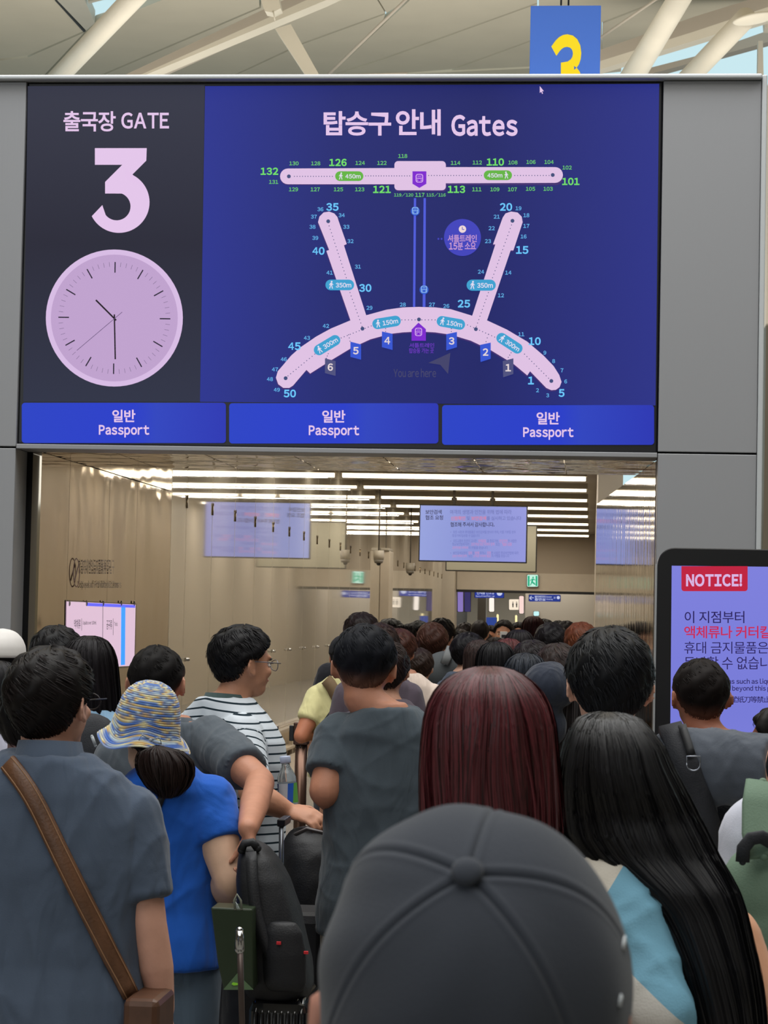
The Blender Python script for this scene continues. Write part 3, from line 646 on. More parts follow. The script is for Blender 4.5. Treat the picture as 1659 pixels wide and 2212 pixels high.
# exit sign and far signs
def facesign(name, label, cat, Y, box, c, k=1.0, th=.06, rr=0):
    a = at(box[0], box[1], Y); b = at(box[2], box[3], Y); r = empty(name, ((a.x+b.x)/2, Y, b.z), label=label, category=cat)
    boxobj('casing', (a.x, Y+.004, b.z), (b.x, Y+.004+th, a.z), mat('sign_case', (70, 72, 74), .5), r, .008)
    A = Acc(); P = Plane((0, Y, 0), (0, -1, 0)); d = 1.0
    poly_px(A, P, rrect(box[0]+.6, box[1]+.6, box[2]-.6, box[3]-.6, 2.5), .001); gchild('face', A, glow('face_%d_%d_%d' % c, c, k), r); return r, P
r, P = facesign('exit_sign', 'green running man exit sign on the far taupe bulkhead', 'sign', YE-.12, (1138, 1241, 1163, 1268), (196, 240, 222))
A = Acc()
for q in ([(1140, 1244), (1144, 1244), (1144, 1266), (1140, 1266)], [(1157, 1244), (1161, 1244), (1161, 1266), (1157, 1266)], circ(1151.5, 1247.5, 1.9, 10), [(1148.5, 1250), (1153, 1250), (1151, 1257), (1147.5, 1256)], [(1148, 1256), (1151, 1256), (1149, 1260), (1146.5, 1265), (1145, 1264)], [(1150, 1256), (1155, 1259), (1157, 1263), (1155, 1263.5), (1149, 1259)], [(1153, 1250), (1157, 1253), (1156.3, 1254), (1152, 1252)], [(1148.6, 1250), (1145, 1253), (1144.8, 1256), (1146, 1255)]):
    poly_px(A, P, q, .006)
gchild('pictogram', A, glow('exit_green', (26, 172, 128)), r)
r, P = facesign('direction_sign', 'blue hanging direction sign left of the restroom sign', 'sign', 57.5, (1025, 1272, 1089, 1292), (40, 58, 148))
A = Acc(); text_px(A, P, '면세품 인도장', (1030, 1276, 1068, 1284), .014, .006); text_px(A, P, 'Duty Free Pick-up', (1028, 1286, 1068, 1290), .004, .006); poly_px(A, P, circ(1079, 1281, 6, 14), .006); gchild('lettering', A, glow('sign_white', (204, 210, 236)), r)
r, P = facesign('direction_sign', 'blue hanging direction sign with a white left arrow', 'sign', 57.2, (1142, 1284, 1211, 1300), (40, 58, 140))
A = Acc(); text_px(A, P, '←', (1143.5, 1287, 1153, 1296), .02, .006); text_px(A, P, '엘리베이터', (1155, 1286.5, 1178, 1291.5), .014, .006); text_px(A, P, '흡연실', (1155, 1292, 1178, 1297.5), .014, .006); text_px(A, P, 'Elevator', (1180, 1287.5, 1192, 1291), .004, .006); text_px(A, P, 'Smoking', (1180, 1293, 1194, 1296.5), .004, .006); text_px(A, P, '16', (1196, 1289, 1200, 1293), .01, .006); poly_px(A, P, circ(1206, 1291, 3.5, 12), .006); gchild('lettering', A, MATS['sign_white'], r)
r, P = facesign('restroom_sign', 'glowing cream restroom sign with two small figures', 'sign', 59, (1099, 1294, 1125, 1318), (244, 228, 206), 1.05, .3)
A = Acc()
for x in (1108, 1116): poly_px(A, P, circ(x, 1301, 1.2, 8), .006); poly_px(A, P, [(x-1.6, 1303), (x+1.6, 1303), (x+1, 1312), (x-1, 1312)], .006)
gchild('pictogram', A, glow('picto', (50, 44, 40)), r)
facesign('lightbox_sign', 'tall narrow pink-white light panel just right of the restroom sign', 'light', 58.6, (1121, 1287, 1132, 1326), (246, 214, 206), 1.05, .1)
facesign('lightbox_sign', 'tall narrow white light panel left of the restroom sign', 'light', 58.6, (1056, 1291, 1068, 1322), (250, 238, 226), 1.1, .1)
facesign('wall_lamp', 'slim yellow upright lamp below the restroom sign, left of the pair', 'lamp', 66, (1072, 1326, 1078, 1360), (250, 232, 170), 1.2, .1)
facesign('wall_lamp', 'slim yellow upright lamp below the restroom sign, right of the pair', 'lamp', 66, (1112, 1328, 1118, 1350), (250, 232, 170), 1.2, .1)
facesign('blue_poster', 'blue poster panel standing beyond the corridor opening', 'poster', 60.6, (1043, 1333, 1073, 1372), (48, 72, 150), .9, .05)
facesign('wall_screen', 'small pale cyan screen on the far wall near the right end', 'screen', 61.9, (1152, 1320, 1165, 1331), (190, 236, 236), 1.1, .04)
facesign('mirror_reflection_panel', 'narrow violet panel imitating a mirror reflection at the left end of the opening', 'screen', 56, (988, 1276, 1001, 1322), (150, 130, 206), .8, .04)  # glowing panel standing in for screens reflected in a mirrored surface
facesign('mirror_reflection_panel', 'narrow dark blue panel imitating a mirror reflection just inside the left end of the opening', 'screen', 56.4, (1003, 1276, 1017, 1322), (64, 58, 110), .8, .04)  # second painted reflection, as a dimmer glowing panel

# ================================================================ notice kiosk
YK = 9.5
kx0 = at(1418, 1400, YK).x; kx1 = at(1842, 1400, YK).x; kz1 = at(1500, 1184, YK).z
kk = empty('notice_kiosk', ((kx0+kx1)/2, YK, 0), label='black upright kiosk with a lilac NOTICE screen at the right edge', category='kiosk')
A = Acc(); PK = Plane((0, YK, 0), (0, -1, 0)); rr = .07
pts = []
for cx_, cz_, a in ((kx1-rr, kz1-rr, 0), (kx0+rr, kz1-rr, 90)):
    for i in range(9): t = R_(a+90*i/8); pts.append((cx_+rr*math.cos(t), cz_+rr*math.sin(t)))
pts += [(kx0, .02), (kx1, .02)]
A.loft([[(x, YK, z) for x, z in pts], [(x, YK+.09, z) for x, z in pts]]); child('body', A, M_black, kk, False, bevel=.004)
boxobj('edge_trim', (kx0-.008, YK+.02, .02), (kx0-.001, YK+.08, kz1-rr), M_cap, kk)
boxobj('foot', (kx0-.05, YK-.2, 0), (kx1+.05, YK+.3, .02), M_black, kk, .004)
A = Acc(); poly_px(A, PK, [(1451, 1222), (1812, 1226), (1806, 1800), (1446, 1800)], .003); gchild('screen', A, screenmat('kiosk_lilac', [(0, (128, 130, 224)), (.45, (118, 122, 214)), (1, (126, 128, 220))], 'Z', 1.0), kk)
A = Acc(); poly_px(A, PK, rrect(1472, 1223, 1615, 1277, 6, corners=(0, 1, 1, 0)), .005); gchild('notice_tab', A, glow('tab_red', (190, 30, 62)), kk)
A = Acc(); text_px(A, PK, 'NOTICE!', (1482, 1240, 1603, 1267), .03, .008); gchild('notice_lettering', A, glow('notice_text', (216, 180, 226)), kk)
for t_, b_ in (('이 지점부터', (1479, 1320, 1608, 1346)), ('휴대 금지물품은', (1478, 1386, 1660, 1412)), ('동반할 수 없습니다', (1478, 1418, 1690, 1446)), ('Prohibited items such as liquids, box cutters', (1478, 1466, 1770, 1480)), ('are not allowed beyond this point', (1478, 1481, 1690, 1495))):
    A = Acc(); text_px(A, PK, t_, b_, 0 if b_[0] == 1478 and b_[1] < 1450 else .006, .006); gchild('lettering', A, glow('kiosk_ink', (40, 30, 92)), kk)
A = Acc(); text_px(A, PK, '液体壁纸刀等禁止携带物品', (1550, 1504, 1720, 1518), .008, .006)
gchild('lettering', A, glow('kiosk_ink', (40, 30, 92)), kk)
A = Acc(); text_px(A, PK, '액체류나 커터칼 등', (1478, 1352, 1700, 1379), .014, .006); gchild('red_lettering', A, glow('kiosk_red', (196, 40, 88)), kk)
# ================================================================ PEOPLE BUILDER
TMP = bpy.data.scenes.new('scratch')
def remesh(acc, vox, it=4, name='m'):
    me = acc.mesh(name); o = bpy.data.objects.new('scratch', me); TMP.collection.objects.link(o)
    r = o.modifiers.new('r', 'REMESH'); r.mode = 'VOXEL'; r.voxel_size = vox; r.use_smooth_shade = True
    if it: s = o.modifiers.new('s', 'SMOOTH'); s.iterations = it; s.factor = .5
    TMP.view_layers[0].update()
    m2 = bpy.data.meshes.new_from_object(o.evaluated_get(TMP.view_layers[0].depsgraph))
    bpy.data.objects.remove(o); bpy.data.meshes.remove(me); m2.name = name
    m2.polygons.foreach_set('use_smooth', [True]*len(m2.polygons)); return m2
def getco(me): v = np.empty(len(me.vertices)*3, np.float32); me.vertices.foreach_get('co', v); return v.reshape(-1, 3).astype(float)
def getno(me): v = np.empty(len(me.vertices)*3, np.float32); me.vertex_normals.foreach_get('vector', v); return v.reshape(-1, 3).astype(float)
def setco(me, v): me.vertices.foreach_set('co', np.ascontiguousarray(v, np.float32).ravel()); me.update()
def smooth01(x): x = np.clip(x, 0, 1); return x*x*(3-2*x)
def wrinkle(me, amp, seed=0, kz=1.0):
    rg = np.random.default_rng(seed); v = getco(me); n = getno(me); f = np.zeros(len(v))
    for i in range(7):
        k = rg.normal(size=3)*np.array([16, 16, 7*kz])*(.6+.25*i); q = rg.normal(size=3)*7
        f += (1-np.abs(np.sin(v@k + 1.6*np.sin(v@q+rg.uniform(0, 6))+rg.uniform(0, 6))))**3/(1+.35*i)
    low = np.sin(v@(rg.normal(size=3)*6)+1)
    setco(me, v + n*(amp*(f/2.2-.12) + amp*.35*(low+.6))[:, None])
def skinmat(c):
    return mat('skin_%d_%d_%d' % c, c, .5, var=.07, vscale=22, bump=.05, bscale=220, spec=.35)
def clothmat(c, rough=.85):
    nm = 'cloth_%d_%d_%d' % c
    if nm in MATS: return MATS[nm]
    m = mat(nm, c, rough, var=.06, vscale=9, bump=.12, bscale=420, spec=.2, sheen=.15); nt = m.node_tree; b = nt.nodes['Principled BSDF']
    fine = [n for n in nt.nodes if n.type == 'BUMP'][0]; mp = [n for n in nt.nodes if n.type == 'MAPPING'][0]
    no = nt.nodes.new('ShaderNodeTexNoise'); no.inputs['Scale'].default_value = 5.5; no.inputs['Detail'].default_value = 2.5; no.inputs['Distortion'].default_value = 1.2
    m2 = nt.nodes.new('ShaderNodeMapping'); m2.inputs['Scale'].default_value = (1.5, 1.5, .6); m2.inputs['Rotation'].default_value = (0, .5, .3)
    tc = [n for n in nt.nodes if n.type == 'TEX_COORD'][0]; nt.links.new(tc.outputs['Object'], m2.inputs[0]); nt.links.new(m2.outputs[0], no.inputs['Vector'])
    bp = nt.nodes.new('ShaderNodeBump'); bp.inputs['Strength'].default_value = .55; bp.inputs['Distance'].default_value = .03
    nt.links.new(no.outputs['Fac'], bp.inputs['Height']); nt.links.new(bp.outputs[0], fine.inputs['Normal']); return m
def hairmat(c, rough=.52):
    return mat('hair_%d_%d_%d' % c, c, max(rough, .5), island=.5, spec=.16)
def haircore(c):
    return mat('haircore_%d_%d_%d' % c, tuple(int(q*.75) for q in c), .6, spec=.25)
# head profile: z, half width, back, front
HZ = np.array([.116, .105, .085, .06, .032, 0, -.03, -.06, -.085])
HX = np.array([0, .036, .060, .074, .079, .077, .072, .061, .053])
HB = np.array([0, .052, .086, .104, .110, .104, .092, .078, .068])
HF = np.array([0, .042, .070, .084, .090, .092, .092, .088, .080])
_s = np.concatenate([[0], np.cumsum(np.hypot(np.diff(HZ), np.diff(HX)))]); HU = _s/_s[-1]; HLEN = _s[-1]
LPH = np.radians([0, 40, 62, 80, 100, 120, 150, 180])
def head_surf(phi, u, off):
    """phi 0 = back of the head, pi = forehead; u 0 crown .. 1 nape"""
    z = np.interp(u, HU, HZ); rx = np.interp(u, HU, HX)+off; rb = np.interp(u, HU, HB)+off; rf_ = np.interp(u, HU, HF)+off
    k = np.sqrt(np.clip((u)/.12, 0, 1))
    rx = np.where(u < .12, np.interp(.12, HU, HX)*k+off*k, rx); rb = np.where(u < .12, np.interp(.12, HU, HB)*k+off*k, rb); rf_ = np.where(u < .12, np.interp(.12, HU, HF)*k+off*k, rf_)
    c = np.cos(phi); y = np.where(c > 0, -c*rb, -c*rf_)
    z = np.where(u < .12, np.interp(.12, HU, HZ)+(.116-np.interp(.12, HU, HZ))*(1-k**2), z)
    return np.stack([rx*np.sin(phi), y, z+off*np.clip(1-u*2, 0, 1)], -1)
def ribbons(P, w, nrm=None, tilt=.5):
    """P: (S,K,3) strand points, w: (K,) widths -> verts, faces (flat ribbons facing outward)"""
    S, K, _ = P.shape; T = np.gradient(P, axis=1)
    if nrm is None: nrm = P - P.mean(axis=(0, 1))
    B = np.cross(T, nrm); B /= np.linalg.norm(B, axis=2, keepdims=True)+1e-9
    Cn_ = np.cross(B, T); Cn_ /= np.linalg.norm(Cn_, axis=2, keepdims=True)+1e-9; ta = (RNG.uniform(-1, 1, S)*tilt)[:, None, None]; B = B*np.cos(ta)+Cn_*np.sin(ta)
    a = P-B*w[None, :, None]; b = P+B*w[None, :, None]
    V = np.stack([a, b], 2).reshape(-1, 3); base = (np.arange(S)*K*2)[:, None] + (np.arange(K-1)*2)[None, :]
    Fq = np.stack([base, base+1, base+3, base+2], -1).reshape(-1, 4); return V, Fq
def fastmesh(name, V, Fq):
    me = bpy.data.meshes.new(name); me.vertices.add(len(V)); me.vertices.foreach_set('co', np.ascontiguousarray(V, np.float32).ravel())
    n = len(Fq); k = Fq.shape[1]; me.loops.add(n*k); me.polygons.add(n)
    me.polygons.foreach_set('loop_start', np.arange(n)*k); me.loops.foreach_set('vertex_index', Fq.ravel().astype(np.int32)); me.update(calc_edges=True)
    me.polygons.foreach_set('use_smooth', [True]*n); return me
def join(name, parts):
    V = []; Q = []; n = 0
    for v, f in parts: V.append(v); Q.append(f+n); n += len(v)
    return fastmesh(name, np.concatenate(V), np.concatenate(Q))
def grid_faces(nr, nc):
    i = np.arange(nr-1)[:, None]; j = np.arange(nc)[None, :]; a = i*nc+j; b = i*nc+(j+1) % nc
    return np.stack([a, b, b+nc, a+nc], -1).reshape(-1, 4)
def short_hair(th=.014, line=None, strands=900, slen=.03, lift=.004, seed=0, fade=0, whorl=.6, side=.0):
    rg = np.random.default_rng(seed)
    zl = np.array([-.074, -.066, -.05, -.012, .012, .048, .07, .078]) if line is None else np.array(line)
    def m_(phi, z): a = np.abs((phi+np.pi) % (2*np.pi)-np.pi); return smooth01((z-np.interp(a, LPH, zl))/.014)
    def thick(phi, z): return th*(smooth01((z+.05)/.10) if fade else .45+.55*smooth01((z+.06)/.08))
    phi = np.linspace(0, 2*np.pi, 56, endpoint=False)[None, :].repeat(30, 0); u = np.linspace(0.0005, 1, 30)[:, None].repeat(56, 1)
    base = head_surf(phi, u, 0); mk = m_(phi, base[..., 2]); lump = .003*np.sin(7*phi+3*u*6+seed)+.0022*np.sin(13*phi-9*u+seed*2)+.0016*np.sin(5*phi+25*u)
    off = (thick(phi, base[..., 2])+lump*min(1, th/.01)+.0025)*mk-.010*(1-mk)
    G_ = head_surf(phi, u, off); parts = [(G_.reshape(-1, 3), grid_faces(30, 56))]
    if strands:
        S = strands; K = 4; p0 = rg.uniform(0, 2*np.pi, S); u0 = rg.uniform(0.01, .95, S)**.8
        L = slen*rg.uniform(.6, 1.3, S)/HLEN; t = np.linspace(0, 1, K)
        U = u0[:, None]+L[:, None]*t; PH = p0[:, None]+whorl*L[:, None]*t*(1.6-U)*3+rg.normal(0, .05, S)[:, None]*t*2
        U = np.clip(U, 0, 1); b0 = head_surf(PH, U, 0); mk = m_(PH, b0[..., 2]+.006)
        off = (thick(PH, b0[..., 2])+.001+lift*rg.uniform(0, 1, S)[:, None]*t**1.5*(1.2 if not fade else smooth01((b0[..., 2]+.02)/.08)))*mk-.006*(1-mk)
        P = head_surf(PH, U, off); keep = mk[:, 0] > .6
        c = np.array([0, -.01, .02]); V, Q = ribbons(P[keep], np.array([.0014, .0016, .0012, .0002]), (P-c)[keep]); parts.append((V, Q))
    return join('hair', parts)
def long_hair(levels, strands=900, seed=0, K=18, fuzz=.003, ends=.06, w=.0017, clump=.004, front_open=None, nphi=44):
    """levels: rows (x, y, z, rx, ry) from crown down; strands run over the whole length"""
    rg = np.random.default_rng(seed); Lv = np.array(levels, float); n = len(Lv)
    s = np.concatenate([[0], np.cumsum(np.linalg.norm(np.diff(Lv[:, :3], axis=0), axis=1)+np.abs(np.diff(Lv[:, 3])))]); s /= s[-1]
    def S_(phi, u, off):
        q = [np.interp(u, s, Lv[:, i]) for i in range(5)]; rx = np.maximum(q[3]+off, 0); ry = np.maximum(q[4]+off, 0)
        return np.stack([q[0]+rx*np.sin(phi), q[1]-ry*np.cos(phi), q[2]+off*(u < .02)], -1)
    phi = np.linspace(0, 2*np.pi, nphi, endpoint=False)[None, :].repeat(36, 0); u = np.linspace(0, 1, 36)[:, None].repeat(nphi, 1)
    def cl(ph, uu): return clump*(np.sin(9*ph+seed)+.6*np.sin(17*ph+2+seed)+.5*np.sin(29*ph))*smooth01(uu*2.5)
    Gd = S_(phi, u, -.004+cl(phi, u)); parts = [(Gd.reshape(-1, 3), grid_faces(36, nphi))]
    S = strands; p0 = rg.uniform(0, 2*np.pi, S); t = np.linspace(0, 1, K)
    u0 = rg.uniform(0, .12, S); u1 = 1-ends*rg.uniform(-.2, 1, S)
    U = u0[:, None]+(u1-u0)[:, None]*t; PH = p0[:, None]+rg.normal(0, .10, S)[:, None]*t+.04*np.sin(6*t+p0[:, None]*5)
    off = rg.uniform(-.001, fuzz, S)[:, None]*smooth01(U*4)+cl(PH, U)+rg.normal(0, fuzz*.5, S)[:, None]*t**3
    P = S_(PH, U, off); P[..., 2] -= (np.clip(U-1, 0, 1)*.3)
    C = S_(PH*0, U, 0); C = np.stack([np.interp(U, s, Lv[:, 0]), np.interp(U, s, Lv[:, 1]), np.interp(U, s, Lv[:, 2])-.02], -1)
    ww = w*np.concatenate([[.7], np.ones(K-3), [.6, .1]]); V, Q = ribbons(P, ww, P-C); parts.append((V, Q))
    return join('hair', parts)
def hand(A, wr, d, pn, side=1, curl=.6, s=1.0, spread=1.0):
    """wr wrist, d direction, pn palm normal (towards the palm side); side=+1 thumb on d x pn side"""
    wr = Vector(wr); d = Vector(d).normalized(); pn = Vector(pn); pn = (pn-d*pn.dot(d)).normalized(); a = d.cross(pn)*side
    A.tube([wr-d*.01*s, wr+d*.03*s, wr+d*.065*s, wr+d*.09*s], [(.026*s, .019*s), (.034*s, .018*s), (.041*s, .017*s), (.038*s, .013*s)], 12, nrm=pn, round_=True)
    for i, (o, L_) in enumerate(((.030, .066), (.010, .075), (-.011, .070), (-.030, .054))):
        p = wr+d*.086*s+a*o*s; dd = d.copy(); ang = curl*.55; pts = [p-d*.012*s, p]
        for f in (.45, .31, .24):
            dd = (d*math.cos(ang)+pn*math.sin(ang)+a*(o*2.2*spread*(1-curl*.6))).normalized(); p = p+dd*L_*f*s; pts.append(p); ang += curl*.95
        A.tube(pts, [.0095*s, .0094*s, .0086*s, .0080*s, .0068*s], 8)
    p = wr+d*.022*s+a*.028*s; dd = (d*.62+a*.7+pn*.35).normalized(); p1 = p+dd*.040*s; p2 = p1+(d*.85+a*.25+pn*(.3+curl*.4)).normalized()*.032*s; p3 = p2+(d*.85-a*.1+pn*(.35+curl*.5)).normalized()*.026*s
    A.tube([p, p1, p2, p3], [.014*s, .0115*s, .010*s, .008*s], 8)

def person(label, px, top, Y, bpx=None, yaw=0, g=1.0, sw=1.0, skin=(196, 146, 122), head=(0, 0, 0), hair=None, shirt=None, trousers=(52, 54, 62),
           arms=None, vox=.014, hw=1.0, face=False, ears=True, neck=0.0, group=None, body_dy=0.0, hs=1.0, cat='person', wr=0, wrist_arm=None):
    P0 = at(px, top, Y); Hh = P0.z; s = Hh/1.72; bX = at(bpx, top, Y).x if bpx is not None else P0.x
    root = empty('person', (bX, Y+body_dy, 0), R_(yaw), label=label, category=cat)
    if group: root['group'] = group
    Mr = Matrix.Translation(root.location) @ Matrix.Rotation(R_(yaw), 4, 'Z'); Mi = Mr.inverted()
    hc = Mi @ Vector((P0.x, Y, Hh-.127*s*hs)); hc.y += .012*s
    HM = Matrix.Translation(hc) @ Matrix.Rotation(R_(head[0]), 4, 'Z') @ Matrix.Rotation(R_(head[1]), 4, 'X') @ Matrix.Rotation(R_(head[2]), 4, 'Y') @ Matrix.Diagonal((s*hw*hs, s*hs, s*hs, 1))
    sm = skinmat(skin)
    A = Acc(); B = Acc()
    # head
    def he(c, r, R=None, n=20, m=14): B.ell(c, r, R, n, m)
    prof = []
    for u in np.linspace(.02, 1, 16): prof.append(head_surf(np.linspace(0, 2*np.pi, 28, endpoint=False), np.full(28, u), -.001))
    B.loft(prof)
    he((0, .035, -.028), (.062, .062, .075)); he((0, .050, -.078), (.042, .042, .034)); he((0, .02, -.05), (.062, .066, .05))
    he((0, .098, -.022), (.011, .018, .022)); he((0, .088, .004), (.008, .014, .025)); he((0, .085, .028), (.052, .012, .012)); he((0, .088, -.055), (.024, .012, .012))
    for q in (-1, 1):
        he((q*.033, .080, -.022), (.022, .016, .018))
        if ears:
            Re = Matrix.Rotation(R_(q*24), 4, 'Z') @ Matrix.Rotation(R_(-10), 4, 'X')
            he((q*.083, -.004, -.002), (.0075, .018, .030), Re, 14, 10)
            e = [Matrix.Translation((q*.089, -.010, -.002)) @ Re @ Vector((q*.002, .017*math.cos(t)*1.0, .028*math.sin(t))) for t in np.radians([60, 95, 130, 165, 200, 235, 268])]
            B.tube(e, [.005]*7, 8); he((q*.084, .004, -.030), (.008, .010, .011))
    B.tube([(0, -.014, -.05), (0, -.018, -.10)], [(.056, .058), (.056, .058)], 18, round_=False)
    for v, f0 in ((B.v, B.f),):
        V = np.concatenate(v); V = (np.array(HM.to_3x3()) @ V.T).T + np.array(HM.translation); A.add(V, f0)
    gx = sw*s; nb = Vector((0, -.02*s, 1.44*s)); hb = HM @ Vector((0, -.018, -.09))
    nr = .058*s*(.9+.1*g)
    A.tube([tuple(hb), tuple(nb.lerp(hb, .5)), tuple(nb)], [nr, nr*1.02, nr*1.12], 18)
    tor = [(1.495, .056, .056, -.022), (1.475, .070, .064, -.02), (1.455, .092, .072, -.018), (1.43, .124, .082, -.014), (1.40, .152, .092, -.010), (1.37, .170, .101, -.006), (1.33, .180, .110, -.002),
           (1.25, .182, .122, .004), (1.12, .170, .118, .008), (1.02, .166, .118, .008), (.95, .172, .124, .002), (.88, .174, .124, -.002), (.82, .165, .115, -.002)]
    def torso(acc, inf=0.0, hem=.82, top=1.495, flare=0.0):
        rings = []; zz = [t for t in tor if t[0] > hem+.01 and t[0] <= top+.001]
        last = [np.interp(hem, [t[0] for t in tor][::-1], [t[i] for t in tor][::-1]) for i in range(4)]; zz.append((hem, last[1], last[2], last[3]))
        for z, hx, hy, yc in zz:
            k = g if z < 1.40 else 1+(g-1)*.3; a = (hx*(k if z < 1.36 else 1+(k-1)*.5))*gx/s*1.0
            top_ = .007 if inf and z > 1.39 else 0
            a = hx*gx*(k if z < 1.34 else 1+(k-1)*.5)+inf+top_+flare*max(0, (1.3-z)); b = hy*s*k+inf+top_+flare*max(0, (1.3-z))
            ph = np.linspace(0, 2*np.pi, 32, endpoint=False); e = 2.35; c_, s_ = np.cos(ph), np.sin(ph)
            rr_ = (np.abs(c_)**e+np.abs(s_)**e)**(-1/e)
            rings.append(np.stack([a*rr_*c_, yc*s+b*rr_*s_, np.full(32, z*s)], -1))
        acc.loft(rings)
    torso(A)
    info = dict(root=root, Mr=Mr, Mi=Mi, HM=HM, s=s, arms={}, hc=hc)
    arms = arms or {}
    for side, q in (('L', -1), ('R', 1)):
        sh = Vector((q*.168*gx, -.005*s, 1.350*s)); d = arms.get(side, {})
        def loc(p): return (Mi @ at(p[0], p[1], p[2])) if abs(p[0]) > 5 else Vector(p)*s
        if 'sh' in d: sh = loc(d['sh'])
        el = loc(d.get('el', (q*.235*sw*(1+(g-1)*.8), -.02, 1.10))); wr_ = loc(d.get('wr', (q*.25*sw, .06, .86)))
        ar = d.get('r', 1.0)*s*(.75+.25*g)
        A.limb(tuple(sh), tuple(el), .056*ar, .041*ar, 14, .050*ar); A.limb(tuple(el), tuple(wr_), .041*ar, .027*ar, 14, .040*ar)
        hd = Vector(d.get('hd', tuple((wr_-el).normalized()))); pn = Vector(d.get('pn', (-q, 0, 0)))
        hand(A, wr_, hd, pn, d.get('thumb', q), d.get('curl', .45), s*d.get('hscale', 1.0))
        info['arms'][side] = (sh, el, wr_, ar)
    for q in (-1, 1):
        A.limb((q*.095*s*g, 0, .86*s), (q*.10*s, .01, .48*s), .088*s, .058*s); A.limb((q*.10*s, .01, .48*s), (q*.105*s, -.02*s, .09*s), .056*s, .036*s)
        A.limb((q*.105*s, -.03*s, .055*s), (q*.11*s, .11*s, .035*s), .036*s, .03*s)
    me = remesh(A, vox, 3 if vox < .008 else 2, 'body'); b = link('body', me, sm, root)
    # shirt
    if shirt:
        S_ = Acc(); hem = shirt.get('hem', .86); sl = shirt.get('sleeve', .62); inf = shirt.get('inf', .011)
        torso(S_, inf, hem, shirt.get('top', 1.478), shirt.get('flare', .02))
        for side in 'LR':
            sh, el, wr_, ar = info['arms'][side]; st = arms.get(side, {}).get('sleeve', sl)
            if st <= 0: continue
            if st <= 1:
                e = sh.lerp(el, st); S_.tube([tuple(sh), tuple(sh.lerp(e, .5)), tuple(e)], [.068*ar, .066*ar, shirt.get('cuff', .062)*ar], 16, round_=False); S_.ell(tuple(sh), (.068*ar,)*3)
            else:
                S_.tube([tuple(sh), tuple(el)], [.068*ar, .055*ar], 16); S_.tube([tuple(el), tuple(wr_)], [.055*ar, .040*ar], 16, round_=False); S_.ell(tuple(el), (.056*ar,)*3)
        ms = remesh(S_, vox*1.05, 3, 'shirt'); wrinkle(ms, 2.4*shirt.get('wr', .004 if vox < .01 else .003), hash(label) % 97 if False else len(label))
        c = shirt['c']; m_ = shirt.get('mat') or clothmat(c)
        so = link(shirt.get('name', 't_shirt'), ms, m_, root); info['shirt'] = so
        if shirt.get('collar'):
            C = Acc(); k = []
            for t in np.linspace(0, 2*np.pi, 25)[:-1]: k.append((.070*s*math.sin(t), -.018*s-.069*s*math.cos(t), (1.478+.006*math.cos(t))*s))
            hgt = shirt['collar']
            r0 = [(x*1.2, y*1.2+.002, z-.020*s) for x, y, z in k]; r1 = [(x*1.02, y*1.02, z+hgt*s) for x, y, z in k]; r2 = [(x*.94, y*.94, z+hgt*s) for x, y, z in k]; r3 = [(x*.94, y*.94, z-.014*s) for x, y, z in k]
            C.loft([r0, r1, r2, r3], False); child('collar', C, shirt.get('cmat') or m_, root, True, Mr)
    # trousers
    T = Acc(); ph = np.linspace(0, 2*np.pi, 20, endpoint=False)
    tr = [(.98, .166, .120), (.93, .178, .130), (.86, .186, .134), (.80, .182, .128)]
    T.loft([np.stack([(a*gx*g+.004)*np.cos(ph), (bb*s*g+.002)*np.sin(ph), np.full(20, z*s)], -1) for z, a, bb in tr])
    for q in (-1, 1): T.tube([(q*.092*s*g, 0, .84*s), (q*.10*s, .01*s, .48*s), (q*.105*s, -.01*s, .09*s)], [.104*s, .078*s, .066*s], 16, round_=False)
    mt = remesh(T, max(vox*1.2, .012), 3, 'trousers'); link('trousers', mt, clothmat(trousers), root)
    for q in (-1, 1):
        Z = Acc(); Z.ell((q*.108*s, .045*s, .048*s), (.046*s, .135*s, .048*s), n=14, m=10); me_ = Z.mesh('shoe'); v = getco(me_); v[:, 2] = np.maximum(v[:, 2], 0); setco(me_, v); link('shoe', me_, mat('shoe_dark', (40, 40, 44), .6), root)
    # hair
    if hair:
        hc_ = hair['c']; st = hair.get('style', 'short'); mh = hairmat(hc_, hair.get('rough', .38))
        if st == 'short':
            mhr = short_hair(hair.get('th', .014), hair.get('line'), hair.get('n', 260), hair.get('len', .03), hair.get('lift', .004), hair.get('seed', int(px) % 50), hair.get('fade', 0), hair.get('whorl', .6))
            mhr.transform(HM)
            if hair.get('fade'): mh = fademat(hc_, skin); 
            link('hair', mhr, mh, root, kind='stuff')
            if hair.get('fade'): fade_attr(mhr, HM)
        else:
            lv = hair.get('levels') or (BOB if st == 'bob' else LONG)
            mhr = long_hair(lv, hair.get('n', 300), int(px) % 50, hair.get('K', 10), clump=hair.get('clump', .003), w=hair.get('w', .0022)); mhr.transform(HM); link('hair', mhr, mh, root, kind='stuff')
    if face:
        for q in (-1, 1):
            E = Acc(); E.ell((q*.032, .084, .000), (.013, .008, .007), n=12, m=8); child('eye', E, mat('eye_white', (210, 205, 200), .2), root, True, Mr @ HM)
            E = Acc(); E.ell((q*.032, .0915, .000), (.0055, .002, .0055), n=10, m=6); child('iris', E, mat('iris', (24, 16, 12), .1), root, True, Mr @ HM)
            E = Acc(); E.tube([(q*.016, .096, .019), (q*.032, .096, .024), (q*.050, .084, .020)], [.0025, .0034, .002], 8); child('eyebrow', E, mat('eyebrow', (30, 24, 22), .7), root, True, Mr @ HM)
        E = Acc(); E.tube([(-.020, .094, -.053), (0, .102, -.052), (.020, .094, -.053)], [.002, .0045, .002], 8); child('lips', E, mat('lips', (168, 96, 88), .5), root, True, Mr @ HM)
    return info
